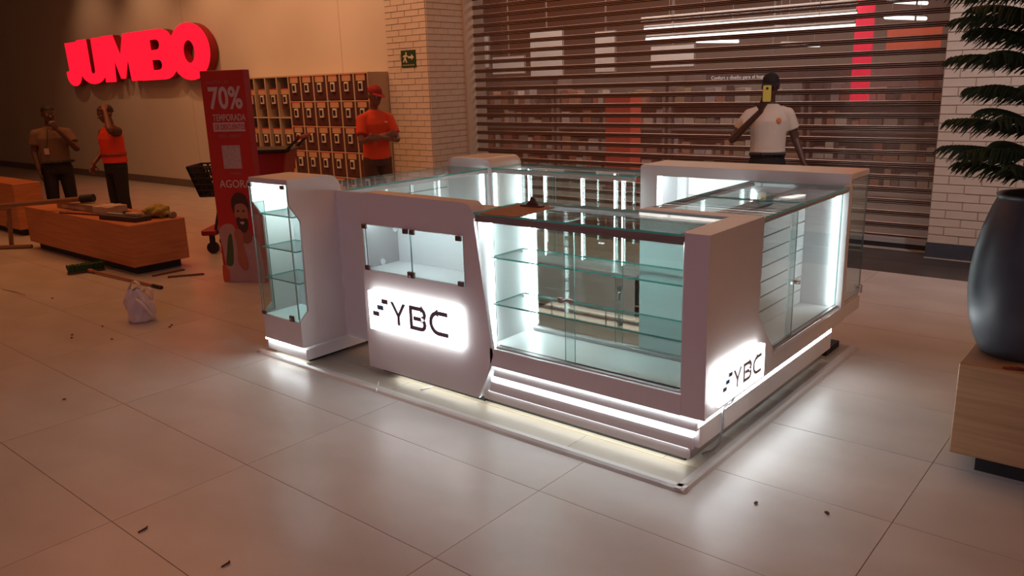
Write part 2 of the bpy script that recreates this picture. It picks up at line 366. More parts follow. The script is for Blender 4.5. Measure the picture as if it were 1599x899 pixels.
t = thing('promotional_stand', 'red promotional stand behind the lower shutter slats', 'stand', (-3.50, 8.2, 0))
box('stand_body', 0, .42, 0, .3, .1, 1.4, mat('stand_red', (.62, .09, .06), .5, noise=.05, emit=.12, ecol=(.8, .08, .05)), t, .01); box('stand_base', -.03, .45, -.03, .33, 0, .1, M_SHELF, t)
t = thing('orange_banner', 'glowing orange banner behind the shutter by the right pillar', 'banner', (.05, 9.0, 0))
box('banner_face', 0, .6, 0, .03, 1.85, 2.12, mat('orange_banner', (.6, .10, .05), .5, emit=.5, ecol=(.9, .15, .07), noise=.1), t); box('hanger', .29, .31, .01, .02, 2.12, 3.7, M_SHELF, t)
t = thing('shop_fascia', 'dark shop fascia with small white lettering behind shutter', 'sign', (-2.33, 9.1, 1.55))
box('board', -.05, 2.0, .0, .03, 0, .14, mat('fascia_dark', (.12, .09, .09), .6, noise=.05), t)
text('lettering', 'Confort y dise\u00f1o para el hogar', .066, mat('letter_white', (.85, .82, .8), .5, emit=.5, ecol=(1, .95, .9), noise=.02), t, Matrix.Translation((.03, -.003, .035)) @ MF(0), .001)
box('hanger', .9, .92, .01, .025, .14, 2.12, M_SHELF, t)

# ================================================================== the kiosk
YF = 1.10; XR = 1.68
# floor mat of vinyl planks with aluminium edging
mt = thing('plank_platform', 'thin wood-look plank platform with metal edging under the kiosk', 'platform', (0, 0, 0))
mx0, mx1, my0, my1 = -1.33, 1.655, .955, 3.12
box('underlay', mx0, mx1, my0, my1, .0, .006, M_BLACK, mt)
nrow = 12; ph = (my1-my0)/nrow; pme = {}
for j in range(nrow):
    x = mx0 - (0, .8, .4)[j % 3]
    while x < mx1-.02:
        a, b = max(x, mx0), min(x+1.2, mx1)
        if b-a > .02:
            k = round(b-a, 3)
            if k not in pme:
                bm = bmesh.new(); bbox(bm, -(b-a)/2+.001, (b-a)/2-.001, -ph/2+.001, ph/2-.001, 0, .006); o = done(bm, 'plank', M_PLANK, mt); pme[k] = o.data
            else: o = link('plank', pme[k], None, mt)
            o.location = ((a+b)/2, my0+(j+.5)*ph, .006+rnd.uniform(0, .0006))
        x += 1.2
for nm, poly, pln, a0, a1 in (('edge_trim', [(my0-.035, 0), (my0-.025, .012), (my0-.012, .020), (my0+.012, .020), (my0+.012, .0125), (my0, .0125), (my0, 0)], 'yz', mx0-.02, mx1+.03),
                              ('edge_trim', [(mx1+.035, 0), (mx1+.025, .012), (mx1+.012, .020), (mx1-.012, .020), (mx1-.012, .0125), (mx1, .0125), (mx1, 0)], 'xz', my0-.03, my1),
                              ('edge_trim', [(mx0-.03, 0), (mx0-.02, .012), (mx0-.008, .018), (mx0+.012, .018), (mx0+.012, .0125), (mx0, .0125), (mx0, 0)], 'xz', my0-.03, my1)):
    prism(nm, poly, mat('edging_silver', (.55, .53, .50), .38, .25, noise=.04), mt, pln, a0, a1)

def led(x0, x1, y0, y1, z0, z1, parent, m=None, nm='led_strip'): return box(nm, x0, x1, y0, y1, z0, z1, m or M_LED, parent)
def clip(parent, x, y, z, w=.036, h=.026, d=.012, nm='glass_clip', ax='y'):
    return box(nm, x-w/2, x+w/2, y-d, y+.002, z-h/2, z+h/2, M_BRONZE, parent, .002)
def lock_bar(parent, p, axis, ln=.075, nm='showcase_lock'):
    x, y, z = p
    bm = bmesh.new()
    if axis == 'x':
        bbox(bm, x-ln/2, x+ln/2, y-.006, y+.006, z-.007, z+.007); tube(bm, (x-.012, y+.004, z), (x-.012, y-.026, z), .011, n=12)
    else:
        bbox(bm, x-.006, x+.006, y-ln/2, y+ln/2, z-.007, z+.007); tube(bm, (x-.004, y, z), (x+.026, y, z), .011, n=12)
    return done(bm, nm, M_CHROME, parent)
# stroke lettering of the logo: Y B C with rounded corners and three small blocks
def stroke_poly(pts, w):
    L, Rr = [], []
    for i, p in enumerate(pts):
        p = Vector(p)
        if i == 0: d = (Vector(pts[1])-p).normalized()
        elif i == len(pts)-1: d = (p-Vector(pts[-2])).normalized()
        else: d = ((Vector(pts[i+1])-p).normalized()+(p-Vector(pts[i-1])).normalized()).normalized()
        n = Vector((-d.y, d.x)); c = 1
        if 0 < i < len(pts)-1:
            d0 = (p-Vector(pts[i-1])).normalized(); c = max(.5, abs(d.dot(d0)))
        L.append(tuple(p+n*w/2/c)); Rr.append(tuple(p-n*w/2/c))
    return L+Rr[::-1]
def arc(cx, cy, r, a0, a1, n=6): return [(cx+r*math.cos(R(a0+(a1-a0)*i/n)), cy+r*math.sin(R(a0+(a1-a0)*i/n))) for i in range(n+1)]
def logo(parent, mtx, w, h, ink=None):
    """w x h face, origin bottom-left"""
    s = w/.70; ink = ink or M_INK
    def L(name, pts, m=ink, wd=.022): curve_plate(name, [stroke_poly([(x*s, y*s) for x, y in pts], wd*s)], .004, m, parent, mtx)
    for nm, (x, y), m in (('logo_block', (.118, .168), M_INK), ('logo_block', (.079, .128), M_INKB), ('logo_block', (.040, .088), M_INK)):
        curve_plate(nm, [[(x*s, y*s), ((x+.050)*s, y*s), ((x+.050)*s, (y+.026)*s), (x*s, (y+.026)*s)]], .004, m, parent, mtx)
    curve_plate('letter_y', [[(a*s, b*s) for a, b in ((.190, .190), (.213, .190), (.251, .130), (.289, .190), (.312, .190), (.2605, .112), (.2605, .062), (.2415, .062), (.2415, .112))]], .004, ink, parent, mtx)
    L('letter_b', [(.372, .125), (.430, .125)] + arc(.430, .0975, .0275, 90, -90) + [(.352, .070), (.352, .182), (.430, .182)] + arc(.430, .1535, .0285, 90, -90))
    L('letter_c', [(.630, .182), (.560, .182)] + arc(.560, .126, .056, 90, 270, 10) + [(.630, .070)])

# ------------------------------------------------------------------ brand cabinet (rounded shoulders, small glazed niche, light box)
yb = thing('brand_cabinet', 'white cabinet with rounded shoulders, glazed niche and glowing sign on its front', 'cabinet', (0, 0, 0))
outer = [(-.44, .052), (.405, .055), (.503, .25), (.526, .307), (.435, .955)] + arc(.345, .985, .085, 0, 90, 8) + arc(-.36, .985, .085, 90, 180, 8)
outer = [(-.445, .05), (.405, .055), (.503, .25), (.526, .307), (.432, .975)] + arc(.362, .995, .07, 0, 90, 8) + arc(-.365, 1.0, .07, 90, 180, 8)
hole = [(-.415, .635), (.357, .640), (.355, .898), (-.415, .893)]
curve_plate('front_panel', [outer, hole], .018, M_LAM, yb, MF(YF+.009))
TD = 1.375; LP = YF+.095
sh_ = [(.432, .975)] + arc(.362, .995, .07, 0, 90, 8) + arc(-.365, 1.0, .07, 90, 180, 8) + [(-.435, .975)]
prism('top_cap', sh_, M_LAM, yb, 'xz', YF+.0181, LP)
box('rear_top', -.435, .432, LP, TD, .985, 1.012, M_LAM, yb, .002)
box('side_panel', -.435, -.419, YF+.0181, TD, .05, .974, M_LAM, yb); box('side_panel', .416, .432, YF+.0181, TD, .31, .974, M_LAM, yb)
box('back_panel', -.418, .415, TD-.016, TD, .05, .97, M_LAM, yb)
box('niche_floor', -.418, .415, YF+.0181, TD-.017, .617, .635, M_LAMI, yb)
box('niche_ceiling', -.418, .415, YF+.0181, TD-.017, .916, .930, M_LAMI, yb)
box('niche_back', -.418, .415, TD-.022, TD-.017, .636, .915, M_LAMI, yb)
box('niche_side', -.418, -.412, YF+.02, TD-.023, .636, .898, mat('grey_panel', (.42, .40, .40), .4, noise=.03), yb)
led(-.40, .40, YF+.022, YF+.034, .902, .914, yb, M_LEDS)
pane('niche_door', -.412, -.032, YF-.002, YF+.004, .638, .892, yb); pane('niche_door', -.027, .354, YF-.002, YF+.004, .640, .895, yb)
for x, z in ((-.392, .882), (-.058, .884), (-.008, .884), (.330, .885), (-.388, .648), (.333, .652)): clip(yb, x, YF-.002, z)
c = box('niche_lock', -.055, -.005, YF-.016, YF-.002, .634, .668, M_BRONZE, yb, .002); box('key', -.026, -.018, YF-.034, YF-.016, .640, .656, M_CHROME, c)
bm = bmesh.new(); tube(bm, (-.411, 1.33, .83), (-.402, 1.33, .83), .018, n=14); done(bm, 'hinge_cup', M_LAMI, yb)
bm = bmesh.new(); tube(bm, (-.411, 1.22, .655), (-.402, 1.22, .655), .018, n=14); done(bm, 'hinge_cup', M_LAMI, yb)
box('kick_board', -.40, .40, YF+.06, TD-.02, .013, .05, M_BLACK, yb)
led(-.24, .40, YF+.022, YF+.034, .046, .0495, yb, M_UND, 'under_light')
# light box sign
sg = box('light_box', -.366, .329, YF-.040, YF-.012, .302, .526, M_SIGN, yb, .002)
bm = bmesh.new()
for x in (-.30, .26):
    for z in (.34, .49): tube(bm, (x, YF, z), (x, YF-.0125, z), .006, n=8)
done(bm, 'stand_off', M_CHROME, sg)
logo(sg, Matrix.Translation((-.366, 0, .302)) @ MF(YF-.042), .695, .224)

# ------------------------------------------------------------------ front display counter with the corner block
fc = thing('front_display_counter', 'long glazed display counter with a clipboard on its glass top', 'display counter', (0, 0, 0))
box('bottom_rail', .505, 1.57, YF, YF+.018, .250, .343, M_LAM, fc)
box('glass_track', .53, 1.568, YF+.0185, YF+.045, .330, .350, M_ALU, fc, .002)
box('track_groove', .53, 1.568, YF+.0455, YF+.055, .336, .3505, M_SLATD, fc)
box('counter_edge', .445, 1.568, YF-.004, YF+.03, .990, 1.014, mat('edge_brown', (.33, .27, .26), .35, .4, noise=.05), fc, .002)
led(.48, 1.55, YF+.008, YF+.020, .9845, .9895, fc, M_TOP, 'hidden_fill_led'); box('led_screen_lip', .445, 1.568, YF-.004, YF+.004, .981, .9898, mat('edge_brown', (.33, .27, .26)), fc)  # hidden LED added to brighten the display, lip added to screen it
box('counter_edge', .445, 1.568, 1.51, 1.54, .990, 1.014, M_ALU, fc, .002)
pane('counter_top_glass', .437, 1.556, YF-.006, 1.53, 1.015, 1.024, fc)
box('display_floor', .445, 1.568, YF+.019, 1.53, .318, .33, M_LAMI, fc)
box('side_wall', .434, .444, YF+.019, 1.53, .31, .989, M_LAMI, fc)
box('back_panel', .445, .472, 1.525, 1.535, .331, .989, M_LAMI, fc)
box('back_rail', .473, 1.568, 1.49, 1.53, .331, .348, M_ALU, fc, .002)
pane('back_door', .474, 1.02, 1.516, 1.522, .349, .988, fc); pane('back_door', .985, 1.50, 1.504, 1.510, .349, .988, fc)
lock_bar(fc, (1.0, 1.513, .70), 'x', .06)
bm = bmesh.new(); tube(bm, (1.02, 1.50, .64), (1.02, 1.49, .64), .014, n=12); tube(bm, (1.02, 1.49, .62), (1.02, 1.485, .585), .006, n=8); done(bm, 'hanging_key', M_CHROME, fc)
pane('sliding_door', .534, 1.012, YF+.024, YF+.030, .350, .989, fc); pane('sliding_door', .948, 1.568, YF+.036, YF+.042, .350, .989, fc)
lock_bar(fc, (.965, YF+.022, .657), 'x', .085)
for z in (.783, .542): pane('glass_shelf', .46, 1.555, YF+.085, 1.44, z, z+.008, fc)
bm = bmesh.new()
for z in (.776, .535):
    for x in (.449, 1.56):
        for y in (YF+.12, 1.42): tube(bm, (x-.004, y, z), (x+.02, y, z), .006, n=8)
done(bm, 'shelf_pin', M_CHROME, fc)
led(.446, .458, YF+.10, YF+.112, .34, .985, fc); led(.446, .458, 1.50, 1.512, .34, .985, fc); led(.473, .483, 1.512, 1.522, .36, .985, fc, M_LEDS)
# lower lit steps
prism('step_back_plate', [(.415, .056), (1.60, .056), (1.60, .249), (.512, .249)], M_LAMI, fc, 'xz', YF+.030, YF+.045)
prism('step_cheek', [(.407, .056), (.415, .056), (.513, .2495), (.505, .2495)], M_LAMI, fc, 'xz', YF+.003, YF+.0295)
led(.520, 1.642, YF+.007, YF+.016, .235, .2495, fc, M_STEP, 'step_light')
prism('step_bar', [(YF+.029, .1975), (YF+.001, .1975), (YF+.015, .231), (YF+.029, .231)], M_LAM, fc, 'yz', .520, 1.645)
led(.500, 1.63, YF+.008, YF+.0185, .164, .1965, fc, M_STEP, 'step_light')
prism('step_bar', [(.478, .104), (1.622, .104), (1.622, .157), (.494, .157)], M_LAM, fc, 'xz', YF+.014, YF+.0295)
led(.47, 1.60, YF+.017, YF+.023, .1015, .1035, fc, M_STEP, 'step_light')
box('kick_strip', .435, 1.606, YF+.024, YF+.033, .050, .101, M_LAM, fc)
box('kick_board', .41, 1.56, YF+.07, 1.50, .013, .05, M_BLACK, fc)
led(.43, 1.58, YF+.034, YF+.046, .0455, .0495, fc, M_UND, 'under_light')
box('base_back', .45, 1.56, 1.51, 1.525, .05, .317, M_LAM, fc)
# corner block: front stile, right hand cheek with the cut-out edge, top
box('corner_stile', 1.571, XR, YF, YF+.018, .252, 1.030, M_LAM, fc)
prism('corner_cheek', [(YF+.0185, .255), (1.79, .262), (1.79, .378), (1.605, .577), (1.622, 1.030), (YF+.0185, 1.030)], M_LAM, fc, 'yz', XR-.018, XR)
box('corner_top', 1.5575, XR-.0185, YF+.0185, 1.532, 1.012, 1.030, M_LAM, fc); box('corner_top', 1.10, XR-.0185, 1.5325, 1.618, 1.012, 1.030, M_LAM, fc)
box('corner_inner_wall', 1.557, 1.57, YF+.019, 1.53, .33, 1.010, M_LAMI, fc)
box('corner_back_wall', 1.10, XR-.019, 1.542, 1.555, .33, 1.010, M_LAMI, fc)
sg2 = box('light_box', XR+.012, XR+.040, 1.150, 1.600, .305, .462, M_SIGN, fc, .002)
bm = bmesh.new()
for y in (1.2, 1.55):
    for z in (.33, .43): tube(bm, (XR, y, z), (XR+.0125, y, z), .006, n=8)
done(bm, 'stand_off', M_CHROME, sg2)
logo(sg2, Matrix.Translation((0, 1.150, .308)) @ MR(XR+.042), .45, .15, mat('sign_ink_glare', (.42, .40, .42), .5, noise=.05))  # ink lightened, the sign's glare is put into its colour
# right hand plinth, its light line and the loose cable
M_KG = mat('kick_shade_grey', (.30, .29, .29), .45, noise=.05)  # grey carries the shade under the plinth bar in its colour
led(XR-.045, XR-.034, 1.118, 1.62, .208, .238, fc, M_PLIN, 'plinth_light')
box('plinth_bar', 1.60, XR-.034, YF+.03, 1.62, .112, .2075, M_LAM, fc)
box('plinth_kick', 1.585, 1.607, YF+.0305, 1.62, .050, .1115, M_KG, fc)
cu = bpy.data.curves.new('loose_cable', 'CURVE'); cu.dimensions = '3D'; cu.bevel_depth = .0045; cu.bevel_resolution = 2
s = cu.splines.new('BEZIER'); pts = [(XR+.02, 1.34, .30), (XR+.004, 1.35, .255), (XR-.024, 1.335, .225), (XR-.022, 1.325, .15), (XR-.03, 1.28, .06), (1.60, 1.25, .025)]
s.bezier_points.add(len(pts)-1)
for q, p in zip(s.bezier_points, pts): q.co = p; q.handle_left_type = q.handle_right_type = 'AUTO'
cu.use_fill_caps = True
curve_to_mesh('loose_cable', cu, mat('cable', (.16, .17, .18), .5, noise=.05), fc)

# ------------------------------------------------------------------ right display counter (slat wall behind sliding glass)
rc = thing('side_display_counter', 'side display counter with slatted back wall behind sliding glass', 'display counter', (0, 0, 0))
y0, y1 = 1.63, 2.80
box('bottom_rail', XR-.018, XR, 1.7905, 2.799, .262, .345, M_LAM, rc)
box('glass_track', XR-.045, XR-.0185, 1.622, 2.745, .345, .362, M_ALU, rc, .002)
box('end_post', XR-.030, XR, 2.745, 2.799, .3455, 1.030, M_LAM, rc)
box('top_rail', XR-.035, XR-.002, 1.624, 2.744, .998, 1.016, M_ALU, rc, .002)
box('inner_rail', 1.10, 1.13, 1.62, 2.78, .998, 1.016, M_BRONZE, rc, .002)
box('middle_rail', 1.405, 1.445, 1.62, 2.78, .985, 1.013, M_ALU, rc, .002)
pane('counter_top_glass', 1.10, XR-.002, 1.621, 2.10, 1.0165, 1.025, rc); pane('counter_top_glass', 1.10, XR-.002, 2.104, 2.785, 1.0165, 1.025, rc)
box('display_floor', 1.12, XR-.046, 1.60, 2.745, .333, .345, M_LAMI, rc)
box('end_wall', 1.12, XR-.031, 2.746, 2.76, .346, 1.00, M_LAMI, rc)
box('near_wall', 1.12, XR-.02, 1.585, 1.60, .346, 1.00, M_LAMI, rc)
box('slat_wall_back', 1.43, 1.437, 1.601, 2.745, .346, .984, mat('groove_grey', (.33, .33, .33), .5, noise=.05), rc)
for k in range(8): box('slat', 1.4375, 1.449, 1.602, 2.744, .349+k*.0795, .349+k*.0795+.0725, M_LAMI, rc)
box('staff_side_wall', 1.10, 1.115, 1.60, 2.745, .05, .60, M_LAM, rc); box('staff_shelf', 1.116, 1.43, 1.60, 2.745, .58, .595, M_LAMI, rc)
pane('staff_glass', 1.102, 1.108, 1.62, 2.745, .601, .997, rc)
pane('sliding_door', XR-.028, XR-.022, 1.622, 2.075, .362, .997, rc); pane('sliding_door', XR-.040, XR-.034, 2.03, 2.744, .362, .997, rc)
lock_bar(rc, (XR-.018, 2.065, .64), 'y', .07)
led(XR-.062, XR-.050, 2.725, 2.737, .36, .99, rc); led(1.47, 1.482, 1.604, 1.614, .36, .99, rc)
led(1.13, 1.142, 2.73, 2.74, .62, .98, rc, M_LEDS); led(1.38, 1.392, 2.73, 2.74, .62, .98, rc, M_LEDS)
led(XR-.045, XR-.034, 1.6205, 2.72, .208, .238, rc, M_PLIN, 'plinth_light')
box('plinth_bar', 1.60, XR-.034, 1.6205, 2.72, .112, .2075, M_LAM, rc); box('plinth_kick', 1.585, 1.607, 1.6205, 2.70, .050, .1115, M_KG, rc)
box('base_end', 1.14, 1.584, 2.70, 2.715, .05, .333, M_LAM, rc); box('kick_board', 1.16, 1.56, 1.63, 2.66, .013, .05, M_BLACK, rc)

# ------------------------------------------------------------------ back right cabinet
bc = thing('back_corner_cabinet', 'tall white back cabinet with bright niche and glazed end, man behind it', 'cabinet', (0, 0, 0))
X0, X1, Y0, Y1, ZT = .345, 1.665, 2.80, 3.13, 1.088
curve_plate('front_panel', [rrect(X0, X1, .256, ZT, .02, 'c'), [(.467, .50), (1.62, .50), (1.62, 1.022), (.467, 1.022)]], .016, M_LAM, bc, MF(Y0+.008))
box('top_panel', X0, X1, Y0+.0165, Y1, ZT-.035, ZT, M_LAM, bc, .003)
box('plinth_face', X0, X1-.12, Y0, Y0+.016, .05, .2555, M_LAM, bc); box('side_panel', X0, X0+.016, Y0+.0165, Y1, .05, ZT-.036, M_LAM, bc)
box('niche_back', X0+.017, 1.36, Y1-.06, Y1-.05, .36, ZT-.036, M_LAMI, bc)
box('niche_side', .452, .466, Y0+.017, Y1-.061, .50, 1.05, M_LAMI, bc); box('niche_floor', .467, 1.36, Y0+.017, Y1-.061, .484, .50, M_LAMI, bc)
for k, z in enumerate((.62, .76, .90)):
    box('shelf_bracket_rail', .535, 1.33, Y1-.068, Y1-.0605, z+.11, z+.116, M_ALU, bc)
for x in (.54, 1.05, 1.30): box('shelf_standard', x-.006, x+.006, Y1-.066, Y1-.0605, .52, 1.04, M_ALU, bc)
led(.468, .480, Y0+.03, Y0+.042, .51, 1.04, bc); led(.50, 1.35, Y0+.02, Y0+.032, 1.036, 1.048, bc, M_LEDS)
# glazed end towards the mall
pane('end_glass', X1-.008, X1-.002, 2.83, Y1-.004, .352, 1.050, bc); pane('end_glass', 1.38, X1-.009, Y1-.010, Y1-.004, .352, 1.050, bc)
box('end_partition', 1.361, 1.375, Y0+.017, Y1-.003, .36, 1.05, M_LAMI, bc)
box('end_shelf', 1.376, X1-.009, 2.827, Y1-.011, .335, .350, M_LAMI, bc)
box('end_rail', X1-.018, X1, 2.827, Y1, .255, .334, M_LAM, bc); box('end_back_rail', .36, X1-.019, Y1-.016, Y1, .256, .334, M_LAM, bc)
bm = bmesh.new(); bbox(bm, X1-.012, X1+.012, Y1-.055, Y1-.015, .372, .392); tube(bm, (X1+.01, Y1-.035, .36), (X1+.01, Y1-.035, .405), .012, n=10); done(bm, 'hinge', M_CHROME, bc)
box('kick_board', X0+.05, X1-.08, Y0+.05, Y1-.06, .013, .05, M_BLACK, bc)

# ------------------------------------------------------------------ back display counter
kc = thing('back_display_counter', 'low all-glass display counter at the back between two white cabinets', 'display counter', (0, 0, 0))
a0, a1, b0, b1 = -.885, .342, 2.73, 3.08
a1f = .44
pane('counter_top_glass', a0, .342, b0, b1, 1.012, 1.021, kc); 
box('front_rail', a0, a1, b0, b0+.024, .985, 1.011, M_ALU, kc, .002); box('back_rail', a0, a1, b1-.024, b1, .985, 1.011, M_ALU, kc, .002)
pane('front_glass', a0+.001, -.30, b0+.006, b0+.012, .42, .984, kc); pane('front_glass', -.33, .341, b0+.014, b0+.020, .42, .984, kc)
pane('rear_glass', a0+.001, a1, b1-.014, b1-.008, .36, .984, kc)
pane('glass_shelf', a0+.01, a1-.01, b0+.04, b1-.03, .72, .728, kc)
box('display_floor', a0, a1, b0, b1, .345, .36, M_LAMI, kc); box('front_board', a0, a1, b0, b0+.016, .05, .344, M_LAM, kc); box('rear_board', a0, a1, b1-.016, b1, .05, .344, M_LAM, kc)
box('kick_board', a0+.02, a1-.02, b0+.05, b1-.05, .013, .05, M_BLACK, kc)
for x in (-.395, -.075, .25):
    box('glowing_edge_strip', x-.004, x+.004, b0+.001, b0+.0055, .42, .984, M_LEDS, kc)  # bright glass edges put in as glowing strips
led(a0+.001, a0+.016, b1-.04, b1-.025, .36, .984, kc); led(a0+.001, a0+.013, b0+.025, b0+.037, .36, .984, kc)
led(-.80, -.792, b1-.03, b1-.022, .36, .984, kc, M_LEDS); led(-.02, -.012, b1-.03, b1-.022, .36, .984, kc, M_LEDS)
# ------------------------------------------------------------------ back left corner cabinet
lc = thing('rounded_corner_cabinet', 'white corner cabinet with rounded shoulders at the back of the kiosk', 'cabinet', (0, 0, 0))
prism('cabinet_body', rrect(-1.335, -.886, .05, 1.090, .075, 'bc', 8), M_LAM, lc, 'xz', 2.725, 3.085, .004)
box('kick_board', -1.30, -.92, 2.76, 3.05, .013, .0495, M_BLACK, lc)
led(-1.0, -.988, 2.712, 2.7245, .36, .984, lc, None, 'led_strip')
# ------------------------------------------------------------------ left display counter
gc = thing('left_display_counter', 'glass-topped display counter running back from the slim tower', 'display counter', (0, 0, 0))
a0, a1, b0, b1 = -1.325, -.905, 1.325, 2.71
pane('counter_top_glass', a0, a1, b0, b1, 1.012, 1.021, gc)
box('inner_rail', a1-.024, a1, b0, b1, .985, 1.011, M_ALU, gc, .002); box('outer_rail', a0, a0+.024, b0, b1, .985, 1.011, M_ALU, gc, .002)
pane('inner_glass', a1-.012, a1-.006, b0, 1.96, .36, .984, gc); pane('inner_glass', a1-.020, a1-.014, 1.94, b1, .36, .984, gc)
box('outer_wall', a0, a0+.016, b0, b1, .05, .984, M_LAMI, gc); box('display_floor', a0+.017, a1-.022, b0, b1, .34, .355, M_LAMI, gc)
box('end_wall', a0+.017, a1-.022, b1-.012, b1, .356, .984, M_LAMI, gc); box('inner_board', a1-.02, a1, b0, b1, .05, .339, M_LAM, gc)
for z in (.70, .86): box('slat_groove', a0+.0165, a0+.020, b0+.02, b1-.03, z, z+.006, mat('groove_grey', (.33, .33, .33)), gc)
box('kick_board', a0+.03, a1-.03, b0+.05, b1-.03, .013, .0495, M_BLACK, gc)
led(a1-.06, a1-.046, b1-.026, b1-.0125, .36, .984, gc); led(a0+.021, a0+.033, b0+.05, b1-.05, .3555, .366, gc, M_LEDS)  # floor strip added out of sight to brighten the counter interior
# ------------------------------------------------------------------ slim glazed tower
tw = thing('display_tower', 'slim white display tower with wrap-around glass corner and three shelves', 'display tower', (0, 0, 0))
TX0, TX1, TY0, TY1, TB, TT = -1.235, -.845, .93, 1.305, .125, 1.13
cut = [(TY0, 1.100), (TY0, .985), (TY0+.068, .885), (TY0+.062, .345), (TY0-.0, .285)]
side = [(TY0, TB), (TY1-.04, TB), (TY1, .16), (TY1, 1.02)] + arc(TY1-.09, TT-.09, .09, 0, 90, 8) + [(TY0, TT), (TY0, .985), (TY0+.068, .885), (TY0+.062, .345), (TY0, .285)]
prism('side_panel', side, M_LAM, tw, 'yz', TX1-.016, TX1); prism('side_panel', side, M_LAM, tw, 'yz', TX0, TX0+.016)
box('front_panel', TX0+.0165, TX1-.0165, TY0, TY0+.016, TB, .283, M_LAM, tw); box('front_header', TX0+.0165, TX1-.0165, TY0, TY0+.016, 1.100, TT, M_LAM, tw)
box('top_panel', TX0+.0165, TX1-.0165, TY0+.0165, TY1-.09, TT-.016, TT, M_LAM, tw)
prism('back_cap', [(TY1, 1.02)] + arc(TY1-.09, TT-.09, .09, 0, 90, 8) + arc(TY1-.09, TT-.09, .075, 90, 0, 8) + [(TY1-.015, 1.02)], M_LAM, tw, 'yz', TX0+.0165, TX1-.0165)
box('back_panel', TX0+.0165, TX1-.0165, 1.20, 1.215, .283, 1.11, M_LAMI, tw); box('display_floor', TX0+.0165, TX1-.0165, TY0+.0165, 1.199, .268, .283, M_LAMI, tw)
pane('glass_door', TX0+.004, TX1-.002, TY0-.007, TY0-.001, .284, 1.098, tw)
pane('side_glass', TX1-.0225, TX1-.0165, TY0+.002, TY0+.075, .30, .98, tw); pane('side_glass', TX0+.0165, TX0+.0225, TY0+.002, TY0+.075, .30, .98, tw)
for z in (.905, .700, .508): pane('glass_shelf', TX0+.024, TX1-.024, TY0+.03, 1.198, z, z+.008, tw)
for x, z in ((TX0+.028, 1.088), (TX1-.035, 1.088), (TX0+.03, .297)): clip(tw, x, TY0-.007, z, .032, .022)
c = box('door_lock', TX1-.085, TX1-.048, TY0-.020, TY0-.007, .286, .322, M_BRONZE, tw, .002); box('lock_core', TX1-.071, TX1-.061, TY0-.024, TY0-.020, .298, .310, M_CHROME, c)
led(TX0+.05, TX1-.05, TY0+.018, TY0+.032, 1.1025, 1.1125, tw, M_TOW); led(TX0+.05, TX1-.05, 1.17, 1.19, 1.1085, 1.1125, tw, M_TOW)  # rear strip added out of sight to whiten the tower interior
# base with light line
prism('plinth', [(TX0-.02, .955), (TX1+.006, .945), (TX1+.006, 1.52), (-.900, 1.52), (-.900, 1.32), (TX0-.02, 1.32)], M_LAM, tw, 'xy', .045, .112)
led(TX0-.015, TX1-.004, .936, .944, .111, .121, tw, M_PLIN, 'plinth_light')
box('kick_board', TX0+.02, TX1-.05, 1.00, 1.30, .013, .0445, M_BLACK, tw)
led(TX0+.03, TX1-.06, .975, .985, .041, .0445, tw, M_UND, 'under_light')
# ------------------------------------------------------------------ gate between tower and brand cabinet
gt = thing('staff_gate', 'plain white gate panel between slim tower and brand cabinet', 'gate', (0, 0, 0))
box('gate_panel', -.838, -.455, 1.262, 1.280, .118, 1.035, M_LAM, gt, .002); box('gate_post', -.843, -.8385, 1.258, 1.284, .113, 1.035, M_LAMI, gt)
bm = bmesh.new()
for z in (.3, .85): tube(bm, (-.841, 1.286, z-.03), (-.841, 1.286, z+.03), .007, n=8)
done(bm, 'hinge', M_CHROME, gt)
# ------------------------------------------------------------------ clipboard on the glass top
cb = thing('clipboard', 'brown hardboard clipboard with metal clip lying on the counter glass', 'clipboard', (.60, 1.235, 1.0245), R(3))
prism('board', rrect(-.115, .115, -.165, .165, .02), mat('hardboard', (.36, .17, .09), .55, noise=.12, nscale=20), cb, 'xy', 0, .004)
bm = bmesh.new(); bbox(bm, -.065, .065, .105, .135, .0042, .012); done(bm, 'clip_plate', M_BRONZE, cb, .002)
prism('clip_lever', [(-.035, .012), (.035, .012), (.022, .030), (.012, .050), (-.002, .053), (-.016, .032)], M_BRONZE, cb, 'xz', .118, .130, .001)
box('paper_pad', -.50, -.12, -.12, .18, 0, .001, M_BENCH, cb) if False else None

# ================================================================== JUMBO sign letters
M_JF = mat('sign_red_face', (.9, .01, .02), .4, emit=1.15, ecol=(1.0, .008, .03), noise=.01)
M_JS = mat('sign_red_side', (.32, .008, .012), .5, noise=.04)
js = thing('channel_letter_sign', 'glowing red JUMBO channel letters on the warm plaster wall', 'sign', (0, 5.5, 0))
def jl(name, loops, x0, x1, z0, z1, dy=0):
    lp = [[(x0+(x1-x0)*u, z0+(z1-z0)*v) for u, v in q] for q in loops]
    o = curve_plate(name, lp, .13, M_JS, js, MF(-.085+dy))
    f = curve_plate('lit_face', [q for q in lp], .012, M_JF, o, MF(-.1565+dy))
def ell(cx, cy, rx, ry, a0, a1, n=14): return [(cx+rx*math.cos(R(a0+(a1-a0)*i/n)), cy+ry*math.sin(R(a0+(a1-a0)*i/n))) for i in range(n+1)]
jl('letter_j', [[(.22, 1), (.93, 1), (.97, .30)] + ell(.52, .27, .45, .27, 0, -180, 12) + [(.07, .34), (.28, .36), (.28, .30)]], -14.66, -13.92, 1.83, 2.665)
jl('letter_u', [[(.03, 1), (.40, 1), (.42, .32)] + ell(.50, .30, .08, .07, 180, 360, 6) + [(.58, .32), (.58, 1), (.95, 1), (.985, .34)] + ell(.5, .34, .485, .34, 0, -180, 14)], -13.98, -12.80, 1.85, 2.69)
